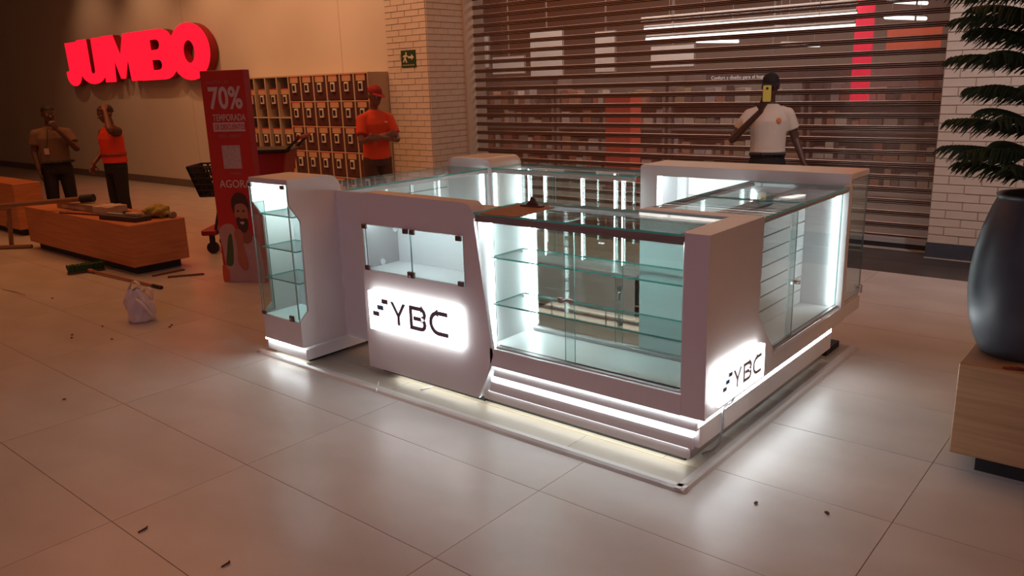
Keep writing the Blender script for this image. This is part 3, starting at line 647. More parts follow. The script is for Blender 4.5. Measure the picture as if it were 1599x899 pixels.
jl('letter_m', [[(.01, 0), (.04, 1), (.36, 1), (.50, .55), (.63, 1), (.96, 1), (.99, 0), (.71, 0), (.68, .48), (.56, .06), (.44, .06), (.32, .48), (.29, 0)]], -12.92, -11.42, 1.87, 2.70)
jl('letter_b', [[(.02, 0), (.02, 1), (.62, 1)] + ell(.62, .75, .32, .25, 90, -40, 8) + ell(.64, .28, .34, .28, 50, -90, 8),
               [(.36, .60), (.36, .80), (.52, .80)] + ell(.52, .70, .09, .10, 90, -90, 6) + [(.52, .60)][:0], [(.36, .20), (.36, .40), (.53, .40)] + ell(.53, .30, .09, .10, 90, -90, 6)], -11.48, -10.16, 1.865, 2.70)
jl('letter_o', [ell(.5, .5, .49, .5, 0, 348, 29), ell(.5, .5, .14, .20, 0, 336, 14)], -10.36, -9.06, 1.83, 2.735, -.01)
# ================================================================== lockers
lk = thing('locker_bank', 'wall of dark red lockers in a beige frame beside the brick pillar', 'lockers', (0, 0, 0))
M_LKF = mat('locker_frame', (.50, .38, .25), .55, noise=.05); M_LKD = mat('locker_door', (.085, .028, .026), .5, noise=.1)
M_LKI = mat('locker_inside', (.085, .05, .035), .7, noise=.08); M_LKL = mat('locker_label', (.55, .33, .19), .6, noise=.08); M_LKW = mat('lock_white', (.70, .62, .52), .5, noise=.04); M_LKT = mat('locker_label_red', (.5, .05, .04), .6, noise=.05)
LY0, LY1, LX1, LZ = 5.15, 5.495, -5.078, 1.80
CW = .2865; ncol = 11; LX0 = LX1-CW*ncol
box('side_panel', LX1-.016, LX1, LY0, LY1, 0, LZ, M_LKF, lk); box('side_panel', LX0, LX0+.016, LY0, LY1, 0, LZ, M_LKF, lk)
box('top_panel', LX0, LX1, LY0, LY1, LZ, LZ+.018, M_LKF, lk); box('back_panel', LX0+.017, LX1-.017, LY1-.012, LY1-.001, 0, LZ-.001, M_LKI, lk); box('plinth', LX0+.017, LX1-.017, LY0+.02, LY1-.02, 0, .09, M_LKF, lk)
dm = {}
def cp(name, key, mk, loc, parent):
    if key not in dm: o = mk(); dm[key] = o.data; o.parent = parent
    else: o = bpy.data.objects.new(name, dm[key]); COL.objects.link(o); o.parent = parent
    o.location = loc; return o
for c in range(ncol):
    xr = LX1-c*CW; xl = xr-CW
    if c: cp('divider', 'div', lambda: box('divider', -.013, .013, 0, .32, .09, LZ-.002, M_LKF), (xr, LY0, 0), lk)
    rows = [(LZ-.338*k, .338) for k in range(5)] if c < 6 else [(LZ-.56*k, .56) for k in range(3)]
    for zt, h in rows:
        zb = zt-h; big = h > .4
        cp('locker_shelf', ('sh',), lambda: box('locker_shelf', -CW/2+.014, CW/2-.014, .002, .31, -.008, .008, M_LKF), ((xl+xr)/2, LY0, zb), lk)
        if big:   # recessed door in the upper part of a tall open cell
            d = cp('locker_door', ('db',), lambda: box('locker_door', -CW/2+.045, CW/2-.016, 0, .014, -.15, .15, M_LKD), ((xl+xr)/2, LY0+.035, zt-.29), lk)
        else:
            d = cp('locker_door', ('ds',), lambda: box('locker_door', -CW/2+.016, CW/2-.016, 0, .014, -.152, .152, M_LKD), ((xl+xr)/2, LY0+.004, zt-.166), lk)
        zo = .06 if big else .085
        cp('number_plate', ('lab',), lambda: box('number_plate', -.088, .088, -.008, 0, -.034, .034, M_LKL), (.0, -.001, zo+.03), d)
        cp('plate_header', ('labr',), lambda: box('plate_header', -.088, .088, -.008, 0, -.007, .007, M_LKT), (.0, -.001, zo+.0715), d)
        lo = cp('coin_lock', ('lock',), lambda: box('coin_lock', -.042, .042, -.02, 0, -.06, .06, M_LKW, None, .004), (.0, -.001, zo-.075), d)
        cp('lock_face', ('lockf',), lambda: box('lock_face', -.024, .026, -.003, 0, -.036, .036, M_BLACK), (.0, -.022, zo-.072), d)
# ================================================================== exit sign
ex = thing('exit_sign', 'small dark green exit sign with running figure on the brick pillar', 'sign', (-4.655, 5.475, 1.96))
box('plate', -.135, .135, 0, .012, -.105, .105, mat('exit_green', (.02, .055, .02), .5, noise=.05), ex, .002)
M_EXW = mat('exit_white', (.62, .58, .45), .5, noise=.03)
curve_plate('arrow', [[(.0, .005), (.06, .005), (.06, -.02), (.105, .018), (.06, .056), (.06, .031), (.0, .031)]], .002, M_EXW, ex, MF(-.0015))
curve_plate('running_figure', [[(-.075, .0), (-.10, -.035), (-.085, -.045), (-.06, -.008), (-.04, -.05), (-.022, -.044), (-.044, .015), (-.03, .03), (-.008, .018), (0, .03), (-.03, .052), (-.06, .05), (-.10, .03), (-.095, .018), (-.068, .027)]], .002, M_EXW, ex, MF(-.0015))
curve_plate('running_figure_head', [ell(-.035, .068, .014, .014, 0, 330, 11)], .002, M_EXW, ex, MF(-.0015))
box('caption_strip', -.11, .11, -.002, 0, -.085, -.068, mat('exit_caption', (.25, .24, .12), .5, noise=.2, nscale=60), ex)
# ================================================================== red totem banner
bd = Vector((.89, .456, 0)).normalized(); ban = math.atan2(bd.y, bd.x)
bn = thing('totem_banner', 'tall red sale totem with 70% lettering and printed man', 'banner', (-3.32, 1.874, 0), ban)
BW, BT, BH = .40, .095, 1.80
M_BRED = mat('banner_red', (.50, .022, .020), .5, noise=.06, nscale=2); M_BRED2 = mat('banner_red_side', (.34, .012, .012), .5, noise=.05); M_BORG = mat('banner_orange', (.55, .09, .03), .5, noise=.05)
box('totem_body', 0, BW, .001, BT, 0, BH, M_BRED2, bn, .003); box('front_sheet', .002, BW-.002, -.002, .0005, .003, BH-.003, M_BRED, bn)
def bt_(name, s, x, z, size, m, off=0, sx=1, al='LEFT'): return text(name, s, size, m, bn, Matrix.Translation((x, -.0035, z)) @ MF(0), .0008, off, sx, al)
M_BW = mat('print_pale', (.62, .46, .46), .5, noise=.03); M_BD = mat('print_dim', (.52, .17, .15), .5, noise=.05)
bt_('lettering', 'HASTA UN', .055, 1.69, .042, M_BD)
bt_('lettering', '70%', .055, 1.495, .245, M_BW, .006, .76)
bt_('lettering', 'TEMPORADA', .075, 1.392, .078, M_BW, .0008, .66)
box('print_panel', .07, .365, -.0035, -.0022, 1.305, 1.378, M_BW, bn)
text('lettering', 'DE DESCUENTOS', .064, M_BRED, bn, Matrix.Translation((.083, -.0045, 1.32)) @ MF(0), .0006, .0008, .58)
bt_('lettering', 'ENERO - FEBRERO', .105, 1.252, .042, M_BD, 0, .62)
box('print_panel', .125, .295, -.0035, -.0022, .995, 1.19, mat('print_patch', (.50, .36, .37), .6, noise=.15, nscale=40), bn)
bt_('lettering', 'CIUDAD', .17, .945, .032, M_BD)
bt_('lettering', 'AGORA', .065, .835, .092, M_BW, .001, .92)
# printed man: flat shapes on the sheet
def flat(name, pts, m, lay): 
    q = []
    pts = [(x-.012, z*1.33 if z > .01 else z) for x, z in pts]; n = len(pts)
    for i in range(n):    # rounded outline (Catmull-Rom)
        p0, p1, p2, p3 = (Vector(pts[(i+k-1) % n]) for k in range(4))
        for t in (0, .25, .5, .75):
            q.append(tuple(.5*((2*p1)+(p2-p0)*t+(2*p0-5*p1+4*p2-p3)*t*t+(3*p1-p0-3*p2+p3)*t**3)))
    curve_plate(name, [q], .0004, m, bn, Matrix.Translation((0, -.0028-lay*.0006, 0)) @ MF(0))
PK = lambda n, c: mat('print_'+n, c, .55, noise=.06, nscale=10)
flat('printed_shirt', [(.06, .02), (.10, .26), (.16, .31), (.24, .32), (.36, .30), (.395, .20), (.395, .006), (.2, .004), (.08, .006)], PK('shirt', (.42, .27, .28)), 0)
flat('printed_bag', [(.01, .33), (.05, .38), (.14, .39), (.18, .34), (.16, .24), (.10, .10), (.05, .10), (.03, .24)], PK('bag', (.46, .26, .23)), 1)
flat('printed_tie', [(.10, .31), (.135, .31), (.12, .13), (.05, .12), (.07, .21)], PK('green', (.055, .10, .035)), 2)
flat('printed_neck', [(.21, .36), (.31, .35), (.33, .29), (.27, .26), (.20, .30)], PK('skin_dark', (.26, .085, .055)), 2)
flat('printed_face', [(.185, .50), (.195, .42), (.225, .365), (.27, .355), (.305, .40), (.315, .48), (.29, .545), (.22, .55)], PK('skin', (.40, .16, .10)), 3)
flat('printed_beard', [(.195, .43), (.225, .435), (.25, .425), (.28, .43), (.305, .42), (.30, .365), (.265, .335), (.225, .345), (.20, .38)], PK('hair', (.055, .022, .02)), 4)
flat('printed_mouth', [(.228, .402), (.25, .408), (.272, .402), (.25, .388)], PK('teeth', (.5, .36, .33)), 5)
flat('printed_hair', [(.165, .50), (.175, .56), (.23, .595), (.30, .58), (.33, .52), (.32, .46), (.31, .50), (.27, .525), (.20, .515), (.185, .46)], PK('hair', (.055, .022, .02)), 5)
for x in (.222, .275): flat('printed_eye', [(x-.014, .475), (x, .484), (x+.014, .475), (x, .470)], PK('hair', (.05, .02, .02)), 6)
flat('printed_arm', [(.16, .33), (.20, .36), (.245, .33), (.24, .24), (.265, .14), (.25, .085), (.20, .09), (.165, .15), (.175, .24)], PK('arm', (.38, .13, .08)), 5)
flat('printed_strip', [(.004, .004), (.06, .004), (.07, .10), (.02, .115), (.004, .10)], M_BORG, 0)
# ================================================================== benches
def bench(label, x0, x1, y0, y1, z0, z1):
    t = thing('wooden_bench', label, 'bench', (0, 0, 0), 0, 'wooden block benches')
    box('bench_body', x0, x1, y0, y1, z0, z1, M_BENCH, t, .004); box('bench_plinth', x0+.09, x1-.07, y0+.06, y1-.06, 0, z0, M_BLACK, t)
bench('long wooden block bench with tools and boards on top', -6.72, -4.25, 1.515, 2.06, .08, .472)
bench('wooden block bench cut off by the left picture edge', -9.6, -7.66, 1.74, 2.05, .08, .635)
# things on the bench
M_CARD = mat('cardboard_grey', (.30, .22, .15), .8, noise=.12, nscale=12); M_CARD2 = mat('cardboard_pale', (.48, .38, .28), .8, noise=.12, nscale=20)
def obox(name, label, cat, x, y, z, w, d, h, rz, m, extra=None):
    t = thing(name, label, cat, (x, y, z), rz)
    box('body', -w/2, w/2, -d/2, d/2, 0, h, m, t, .004)
    if extra: extra(t)
    return t
obox('flat_carton', 'long flat grey carton lying on the wooden bench', 'carton', -5.80, 1.79, .4725, .86, .20, .075, R(3), M_CARD, lambda t: box('carton_label', -.30, .20, -.102, -.1005, .012, .045, M_CARD2, t))
obox('bundled_carton', 'pale taped carton end beside the long flat carton on bench', 'carton', -5.19, 1.78, .4725, .24, .22, .085, R(12), M_CARD2, lambda t: (box('tape_band', -.125, .125, -.03, .03, .086, .088, M_BW, t), box('tape_band', -.01, .03, -.112, .112, .0862, .0885, M_BW, t)))
def _tb(t):
    box('tool_grip', .05, .22, -.03, .03, .046, .075, M_CARD2, t, .006); box('tool_blade', -.26, -.02, -.02, .02, .046, .055, M_ALU, t, .001)
    bm = bmesh.new(); tube(bm, (-.05, .03, .06), (.02, .05, .06), .018, n=10); done(bm, 'tool_knob', M_BLACK, t)
obox('tool_tray', 'dark tray of hand tools at the near end of the bench', 'tool tray', -4.66, 1.68, .4725, .56, .17, .045, R(10), mat('tray_dark', (.05, .03, .025), .6, noise=.1), _tb)
sk = thing('leaning_timber', 'short flat wooden batten lying across the bench edge', 'batten', (-5.40, 1.60, .4728), R(14)); box('batten', -.36, .36, -.014, .014, 0, .016, mat('dark_stick', (.16, .05, .03), .6, noise=.1), sk, .002); box('batten_label', -.30, -.26, -.0142, -.0001, .0161, .0165, M_CARD2, sk)
rg = thing('yellow_rag', 'crumpled yellow-green rag on the far end of the bench', 'rag', (-4.55, 1.94, .4725))
bm = bmesh.new(); bmesh.ops.create_icosphere(bm, subdivisions=3, radius=1)
for v in bm.verts:
    k = 1+.25*math.sin(7*v.co.x+3*v.co.y)*math.cos(6*v.co.z+2*v.co.x)+rnd.uniform(-.05, .05)
    v.co = Vector((v.co.x*.16*k, v.co.y*.10*k, max(0, .055+v.co.z*.065*k)))
done(bm, 'rag_heap', mat('rag_yellow', (.36, .28, .06), .9, noise=.25, nscale=20), rg, smooth=True)
bm = bmesh.new()
for k in range(5): tube(bm, (-.12+.03*k, -.02, .05), (-.26+.05*k, -.10-.01*k, .008), .012, .006, n=6)
done(bm, 'rag_end', mat('rag_pale', (.50, .38, .16), .9, noise=.15), rg)
tp = thing('wooden_stick', 'pale wooden stick lying along the far edge of the bench', 'stick', (-4.70, 2.015, .4725), R(-4)); box('stick', -.36, .36, -.012, .012, .0, .02, M_CARD2, tp, .003); bm = bmesh.new(); tube(bm, (.35, 0, .03), (.39, 0, .03), .03, n=12); done(bm, 'stick_head', M_CARD, tp)
# metal frame of tubes at left
fr = thing('steel_trestle', 'brown steel tube trestle standing left of the long bench', 'trestle', (0, 0, 0))
M_ST = mat('steel_brown', (.26, .13, .08), .4, .3, noise=.1)
pA, pB = Vector((-7.5, .42, .455)), Vector((-5.63, 1.80, .60))
tubes('top_tube', [(pA, pB)], .026, M_ST, fr, 12)
b_ = (pB-pA).normalized(); tubes('rubber_end', [(pB-b_*.12, pB+b_*.02)], .042, M_BLACK, fr, 12)
tubes('post', [((-6.98, 1.40, .0), (-6.94, 1.43, .455)), ((-6.98, 1.40, .23), (-6.96, 1.415, .30))], .024, M_ST, fr, 10)
tubes('cross_tube', [((-6.94, 1.43, .44), (-6.62, 1.07, .515))], .016, M_ST, fr, 10)
tubes('foot_tube', [((-7.45, .85, .022), (-6.72, 1.52, .022))], .022, M_ST, fr, 10)
# ================================================================== broom, sticks, bag, litter on the floor
br = thing('push_broom', 'green bristle push broom lying on the floor by the bench', 'broom', (-4.86, 1.33, 0), math.atan2(.27, .073))
prism('broom_head', rrect(-.16, .16, -.028, .028, .02), mat('broom_block', (.10, .055, .03), .6, noise=.1), br, 'xy', .0, .022, .002)
bm = bmesh.new()
for i in range(22):
    for j in range(5):
        x, y = -.148+i*.0141, -.022+j*.011; tube(bm, (x, y, .021), (x*1.05+rnd.uniform(-.006, .006), y*1.35+rnd.uniform(-.006, .006), .085+rnd.uniform(-.006, .004)), .0058, .0075, n=5)
o = done(bm, 'bristles', mat('broom_green', (.035, .10, .035), .8, noise=.25, nscale=40), br); tag(o, kind='stuff')
hp, hq = Vector((.02, -.03, .022)), Vector((.42, -1.24, .016))
tubes('handle', [(hp, hq)], .0115, mat('broom_stick', (.34, .13, .06), .5, noise=.1), br, 10); dv = (hq-hp).normalized()
tubes('handle_grip', [(hq-dv*.14, hq)], .0155, M_BLACK, br, 10); tubes('handle_sleeve', [(hp, hp+dv*.10)], .018, mat('sleeve', (.38, .16, .10), .5, noise=.05), br, 10)
for lb, p, q in (('thin dark batten on the floor, nearer the bench', (-4.10, 1.60), (-4.10, 1.90)), ('thin dark batten on the floor, nearer the red totem', (-3.93, 1.66), (-3.76, 1.91))):
    v = Vector((q[0]-p[0], q[1]-p[1], 0)); t = thing('floor_batten', lb, 'batten', ((p[0]+q[0])/2, (p[1]+q[1])/2, 0), math.atan2(v.y, v.x), 'battens on the floor')
    box('batten', -v.length/2, v.length/2, -.013, .013, 0, .016, mat('dark_stick', (.16, .05, .03)), t, .002)
    box('batten_end', v.length/2, v.length/2+.012, -.010, .010, .002, .014, mat('dark_stick', (.16, .05, .03)), t, .001)
# plastic bag: crumpled sack with two tied handles
pb = thing('plastic_bag', 'crumpled white plastic carrier bag standing on the floor', 'bag', (-2.735, .835, 0), R(40))
M_BAG = mat('bag_plastic', (.70, .62, .62), .32, noise=.10, nscale=14, bump=.3)
bm = bmesh.new(); NS, NR = 40, 26; rings = []
for j in range(NR):
    t = j/(NR-1); z = .245*t
    base = .088*(1-.03*t) if t < .55 else .088*(1-.55*((t-.55)/.45)**1.4)
    if t < .06: base *= .86+.14*t/.06
    ring = []
    for i in range(NS):
        a = 2*math.pi*i/NS
        f = 1+.10*math.sin(3*a+4*t)+.07*math.sin(7*a-9*t+1)+.05*math.sin(13*a+17*t)+rnd.uniform(-.02, .02)
        sx_, sy_2 = 1.12, .82-.25*t
        ring.append(bm.verts.new((base*f*sx_*math.cos(a)+.012*math.sin(5*t), base*f*sy_2*math.sin(a), z+(.008*math.sin(5*a) if t > .1 else 0))))
    rings.append(ring)
for a, b in zip(rings, rings[1:]):
    for i in range(NS): bm.faces.new((a[i], a[(i+1) % NS], b[(i+1) % NS], b[i]))
bm.faces.new(list(reversed(rings[0])))
o = done(bm, 'sack', M_BAG, pb, smooth=True)
def band(name, pts, w, m, parent, th=.004):
    bm = bmesh.new(); prev = None
    for i, p in enumerate(pts):
        p = Vector(p); d = (Vector(pts[min(i+1, len(pts)-1)])-Vector(pts[max(i-1, 0)])).normalized(); n = d.cross(Vector((0, 1, 0))).normalized()
        ww = w*(.7+.3*math.sin(i*2.1)); q = [p+Vector((0, s, 0))*ww+n*t_ for s, t_ in ((-1, -th), (1, -th), (1, th), (-1, th))]
        cur = [bm.verts.new(v) for v in q]
        if prev:
            for k in range(4): bm.faces.new((prev[k], prev[(k+1) % 4], cur[(k+1) % 4], cur[k]))
        else: bm.faces.new(list(reversed(cur)))
        prev = cur
    bm.faces.new(prev); bmesh.ops.recalc_face_normals(bm, faces=list(bm.faces))
    return done(bm, name, m, parent, smooth=True)
band('bag_handle', [(-.055, 0, .20), (-.052, .0, .25), (-.032, .004, .292), (-.004, .0, .305), (.022, 0, .285), (.03, 0, .245), (.028, 0, .20)], .020, M_BAG, pb)
band('bag_handle', [(.03, .02, .20), (.05, .02, .235), (.082, .018, .25), (.105, .018, .225), (.10, .015, .18), (.09, .01, .14)], .026, M_BAG, pb)
band('bag_flap', [(.02, -.06, .19), (.06, -.07, .155), (.09, -.06, .10), (.115, -.05, .055)], .030, M_BAG, pb)
# litter
M_DIRT = mat('litter_dark', (.06, .025, .02), .9, noise=.2)
bm = bmesh.new(); bmesh.ops.create_icosphere(bm, subdivisions=1, radius=.5)
for v in bm.verts: v.co *= rnd.uniform(.6, 1.1)
lme = bpy.data.meshes.new('litter_crumb'); bm.to_mesh(lme); bm.free(); lme.materials.append(M_DIRT)
for i, (x, y) in enumerate(((-4.051, 0.718), (-1.536, -0.173), (-2.800, 0.375), (-2.828, 0.595), (-2.387, 0.877), (-2.422, 0.910), (-2.723, 0.340), (-2.449, 0.495), (1.944, 1.029), (2.188, 1.117))):
    o = bpy.data.objects.new('litter_crumb', lme); COL.objects.link(o); o.location = (x, y, .0055); o.scale = (.024, .018, .009); o.rotation_euler = (0, 0, i)
    tag(o, 'small dark crumb of dirt on the tiled floor', 'litter', 'crumbs on the floor')
for lb, p, q, m in (('thin dark twig on the floor, front left', Vector((0.171, -0.576, 0)), Vector((0.154, -0.532, 0)), M_DIRT), ('curled dry leaf scrap on the floor near the bottom edge', Vector((0.639, -0.502, 0)), Vector((0.626, -0.463, 0)), M_DIRT), ('shiny strip of clear film on the floor at far left', Vector((-4.793, 0.587, 0)), Vector((-4.377, 0.627, 0)), mat('clear_film', (.5, .42, .36), .15, noise=.1))):
    bm = bmesh.new(); mid = (p+q)/2+Vector((.008, .01, .006)); tube(bm, p+Vector((0, 0, .003)), mid, .003, .004, n=6); tube(bm, mid, q+Vector((0, 0, .003)), .004, .002, n=6); o = done(bm, 'floor_scrap', m); tag(o, lb, 'litter')
for lb, p, q in (('pale plastic sliver lying on the platform edge, left one', Vector((-0.171, 0.909, 0)), Vector((-0.271, 1.014, 0))), ('pale plastic sliver lying on the platform, right one', Vector((0.008, 1.071, 0)), Vector((0.033, 1.135, 0)))):
    bm = bmesh.new(); tube(bm, p+Vector((0, 0, .0165)), q+Vector((0, 0, .0165)), .0035, n=5); o = done(bm, 'plastic_sliver', M_LAMI); tag(o, lb, 'litter')
# ================================================================== shopping trolley behind the totem
tr = thing('shopping_trolley', 'shopping trolley with black grille and red tub behind the red totem', 'trolley', (-4.62, 2.72, 0), math.atan2(.651, .759))
M_TB = mat('trolley_black', (.02, .014, .014), .45, noise=.1); M_TR = mat('trolley_red', (.30, .012, .015), .4, noise=.06)
prism('red_tub', [(.30, .62), (.66, .66), (.74, 1.02), (.24, 1.02)], M_TR, tr, 'xz', -.2, .25, .01)
prism('tub_rim', [(.22, 1.021), (.77, 1.021), (.80, 1.05), (.20, 1.05)], M_TB, tr, 'xz', -.23, .28)
bm = bmesh.new()
top, bot = ((-.28, .90), (.235, .90)), ((-.18, .60), (.235, .60))
for k in range(6):
    f = k/5; xl = -.28+.10*f; z = .90-.30*f
    for yy in (-.2, .2): tube(bm, (xl, yy, z), (.235, yy, z), .010, n=5)
    tube(bm, (xl, -.2, z), (xl, .2, z), .010, n=5)
for k in range(9):
    f = k/8
    for yy in (-.2, .2): tube(bm, (-.28+.515*f, yy, .90), (-.18+.415*f, yy, .60), .011, n=5)
    tube(bm, (-.28, -.2+.4*f, .90), (-.18, -.2+.4*f, .60), .011, n=5)
for k in range(7): tube(bm, (-.18, -.2+.4*k/6, .60), (.235, -.2+.4*k/6, .60), .008, n=5)
done(bm, 'basket_grille', M_TB, tr)
bm = bmesh.new()
for yy in (-.18, .2):
    tube(bm, (-.10, yy, .22), (.62, yy, .22), .016, n=8); tube(bm, (.55, yy, .22), (.68, yy, .66), .016, n=8); tube(bm, (-.08, yy, .22), (.02, yy, .60), .016, n=8); tubes('handle_arm', [((.74, yy, 1.04), (.88, yy, 1.16))], .014, M_TB, tr, 8)
tube(bm, (-.10, -.18, .22), (-.10, .2, .22), .016, n=8); tube(bm, (.62, -.18, .22), (.62, .2, .22), .016, n=8)
done(bm, 'chassis', M_TB, tr)
tubes('push_handle', [((.88, -.22, 1.16), (.88, .24, 1.16))], .020, M_TR, tr, 10); box('bumper', -.22, -.06, -.21, .23, .19, .25, M_TR, tr, .012)
for x in (-.12, .62):
    for yy in (-.18, .2):
        bm = bmesh.new(); tube(bm, (x, yy-.018, .062), (x, yy+.018, .062), .062, n=16); w = done(bm, 'wheel', M_TB, tr)
        bm = bmesh.new(); bbox(bm, x-.02, x+.02, yy-.028, yy-.020, .06, .205); bbox(bm, x-.02, x+.02, yy+.020, yy+.028, .06, .205); done(bm, 'caster_fork', M_TB, w)
# ================================================================== planter with vase and pine
pt = thing('planter_block', 'pale wooden planter block at the right picture edge', 'planter', (0, 0, 0))
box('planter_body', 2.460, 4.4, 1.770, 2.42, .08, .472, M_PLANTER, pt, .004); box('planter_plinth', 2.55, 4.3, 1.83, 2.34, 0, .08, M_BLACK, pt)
VX, VY = 2.622, 2.03
pp = thing('potted_pine', 'feathery dark green pine in a tall blue-grey vase', 'potted plant', (VX, VY, .4725))
M_VASE = mat('vase_glaze', (.042, .053, .068), .38, noise=.22, nscale=5, spec=.5)
prof = [(.02, 0), (.125, .0), (.142, .012), (.170, .07), (.194, .16), (.206, .26), (.205, .34), (.196, .43), (.176, .53), (.152, .61), (.138, .645), (.136, .655), (.143, .662), (.136, .667), (.122, .655), (.120, .62), (.132, .585)]
lathe('vase', prof, M_VASE, pp, 40); lathe('soil', [(.01, .56), (.125, .56), (.125, .59), (.08, .60), (.005, .605)], mat('soil', (.03, .02, .015), .9, noise=.3, nscale=30), pp, 24)
M_BARK = mat('pine_bark', (.05, .03, .02), .9, noise=.3, nscale=30); M_NEED = mat('pine_needles', (.016, .040, .014), .7, col2=(.030, .075, .022), nscale=9)
bm = bmesh.new(); tube(bm, (0, 0, .58), (-.015, .0, 1.35), .016, .012, n=8); tube(bm, (-.015, 0, 1.35), (-.01, .01, 2.25), .012, .004, n=8); done(bm, 'trunk', M_BARK, pp)
def pine_branch(ang, z, ln, rise, droop):
    d = Vector((math.cos(ang), math.sin(ang), 0)); side_ = Vector((-d.y, d.x, 0)); bm = bmesh.new(); N = 9
    P_ = [Vector((-.01, 0, z))+d*ln*(i/N)+Vector((0, 0, rise*math.sin(math.pi*.5*i/N)-droop*(i/N)**2.2)) for i in range(N+1)]
    for i in range(N): tube(bm, P_[i], P_[i+1], .007*(1-.6*i/N), .007*(1-.6*(i+1)/N), n=5, cap=False)
    nb = int(ln/.0155)
    for k in range(3, nb):
        t = k/nb*N; i = min(int(t), N-1); p = P_[i].lerp(P_[i+1], t-i); fd = (P_[i+1]-P_[i]).normalized()
        for sg_ in (-1, 1):
            L = (.055+.075*math.sin(math.pi*min(1, k/nb*1.05)))*rnd.uniform(.75, 1.1)
            a = p; v = (side_*sg_*rnd.uniform(.35, .8)+fd*.75+Vector((0, 0, -.25))).normalized()
            for s in range(3):
                b = a+v*L/3; tube(bm, a, b, .0072-.0012*s, .0062-.0014*s if s < 2 else .001, n=4, cap=False); a = b; v = (v+Vector((0, 0, -.42))).normalized()
    me = bpy.data.meshes.new('branch'); bm.to_mesh(me); bm.free(); link('branch', me, M_NEED, pp)
for w, (z, ln, rise, droop, n) in enumerate(((.70, .30, .11, .02, 6), (.79, .38, .07, .03, 7), (.90, .32, .10, .03, 7), (1.01, .30, .10, .03, 7), (1.11, .33, .11, .04, 7), (1.21, .31, .11, .02, 7), (1.31, .38, .08, .03, 7), (1.40, .42, .06, .02, 7), (1.56, .36, .12, .02, 6), (1.74, .30, .12, .02, 5), (1.92, .24, .10, .02, 5), (2.08, .16, .08, .0, 5))):
    for k in range(n): pine_branch(R(202+360*k/n+w*23+rnd.uniform(-8, 8)), z+rnd.uniform(-.02, .02), ln*rnd.uniform(.9, 1.08), rise, droop)
lf = thing('dry_leaf', 'dry reddish leaf scrap lying on the planter top', 'leaf', (2.640, 1.80, .4725)); bm = bmesh.new()
for k in range(3): bbox(bm, -.03+.02*k, .0+.02*k, -.008+.006*k, .006+.006*k, .0, .006+.002*k)
done(bm, 'leaf_blade', mat('dry_leaf', (.22, .05, .03), .7, noise=.2), lf); tubes('leaf_stalk', [((.02, 0, .004), (.055, .01, .004))], .002, M_BARK, lf, 5)

# ================================================================== people
class Blob:
    """closed shapes gathered in one bmesh and fused to one skin by a voxel remesh"""
    def __init__(s): s.bm = bmesh.new(); s.v0 = 0
    def cap(s, p, q, ra, rb, n=14, flat0=False, flat1=False):
        p, q = Vector(p), Vector(q); d = q-p; ln = d.length
        if ln < 1e-6: d = Vector((0, 0, 1)); ln = 1e-6
        d = d/ln; a = d.orthogonal().normalized(); b = d.cross(a); rg = []
        prof = []
        if flat0: prof.append((0, ra))
        else: prof += [(-ra*math.cos(R(t)), ra*math.sin(R(t))) for t in (12, 35, 60, 90)]
        if flat1: prof.append((ln, rb))
        else: prof += [(ln+rb*math.cos(R(t)), rb*math.sin(R(t))) for t in (90, 60, 35, 12)]
        for h, r in prof: rg.append([s.bm.verts.new(p+d*h+(a*math.cos(2*math.pi*i/n)+b*math.sin(2*math.pi*i/n))*r) for i in range(n)])
        s._loft(rg)
        return s
    def _loft(s, rg):
        n = len(rg[0])
        for A, B in zip(rg, rg[1:]):
            for i in range(n): s.bm.faces.new((A[i], A[(i+1) % n], B[(i+1) % n], B[i]))
        s.bm.faces.new(list(reversed(rg[0]))); s.bm.faces.new(rg[-1])
    def loft(s, secs, mtx=None, n=24, pw=1.0):
        """secs: (cx, cy, z, rx, ry)"""
        rg = []
        for cx, cy, z, rx, ry in secs:
            ring = []
            for i in range(n):
                a = 2*math.pi*i/n; c, sn = math.cos(a), math.sin(a)
                v = Vector((cx+rx*math.copysign(abs(c)**pw, c), cy+ry*math.copysign(abs(sn)**pw, sn), z))
                ring.append(s.bm.verts.new(mtx @ v if mtx else v))
            rg.append(ring)
        s._loft(rg); return s
    def ball(s, c, r, mtx=None):
        m = Matrix.Translation(c) @ Matrix.Diagonal((*r, 1))
        bmesh.ops.create_icosphere(s.bm, subdivisions=2, radius=1, matrix=(mtx @ m) if mtx else m); return s
    def finish(s, name, m, parent, vox=.009, smooth=2):
        bmesh.ops.recalc_face_normals(s.bm, faces=list(s.bm.faces))
        me = bpy.data.meshes.new(name); s.bm.to_mesh(me); s.bm.free()
        t = bpy.data.objects.new('tmp', me); COL.objects.link(t)
        md = t.modifiers.new('r', 'REMESH'); md.mode = 'VOXEL'; md.voxel_size = vox; md.use_smooth_shade = True
        sm_ = t.modifiers.new('s', 'SMOOTH'); sm_.iterations = smooth; sm_.factor = .5
        dg = bpy.context.evaluated_depsgraph_get(); out = bpy.data.meshes.new_from_object(t.evaluated_get(dg)); bpy.data.objects.remove(t)
        for p in out.polygons: p.use_smooth = True
        out.materials.clear(); return link(name, out, m, parent)

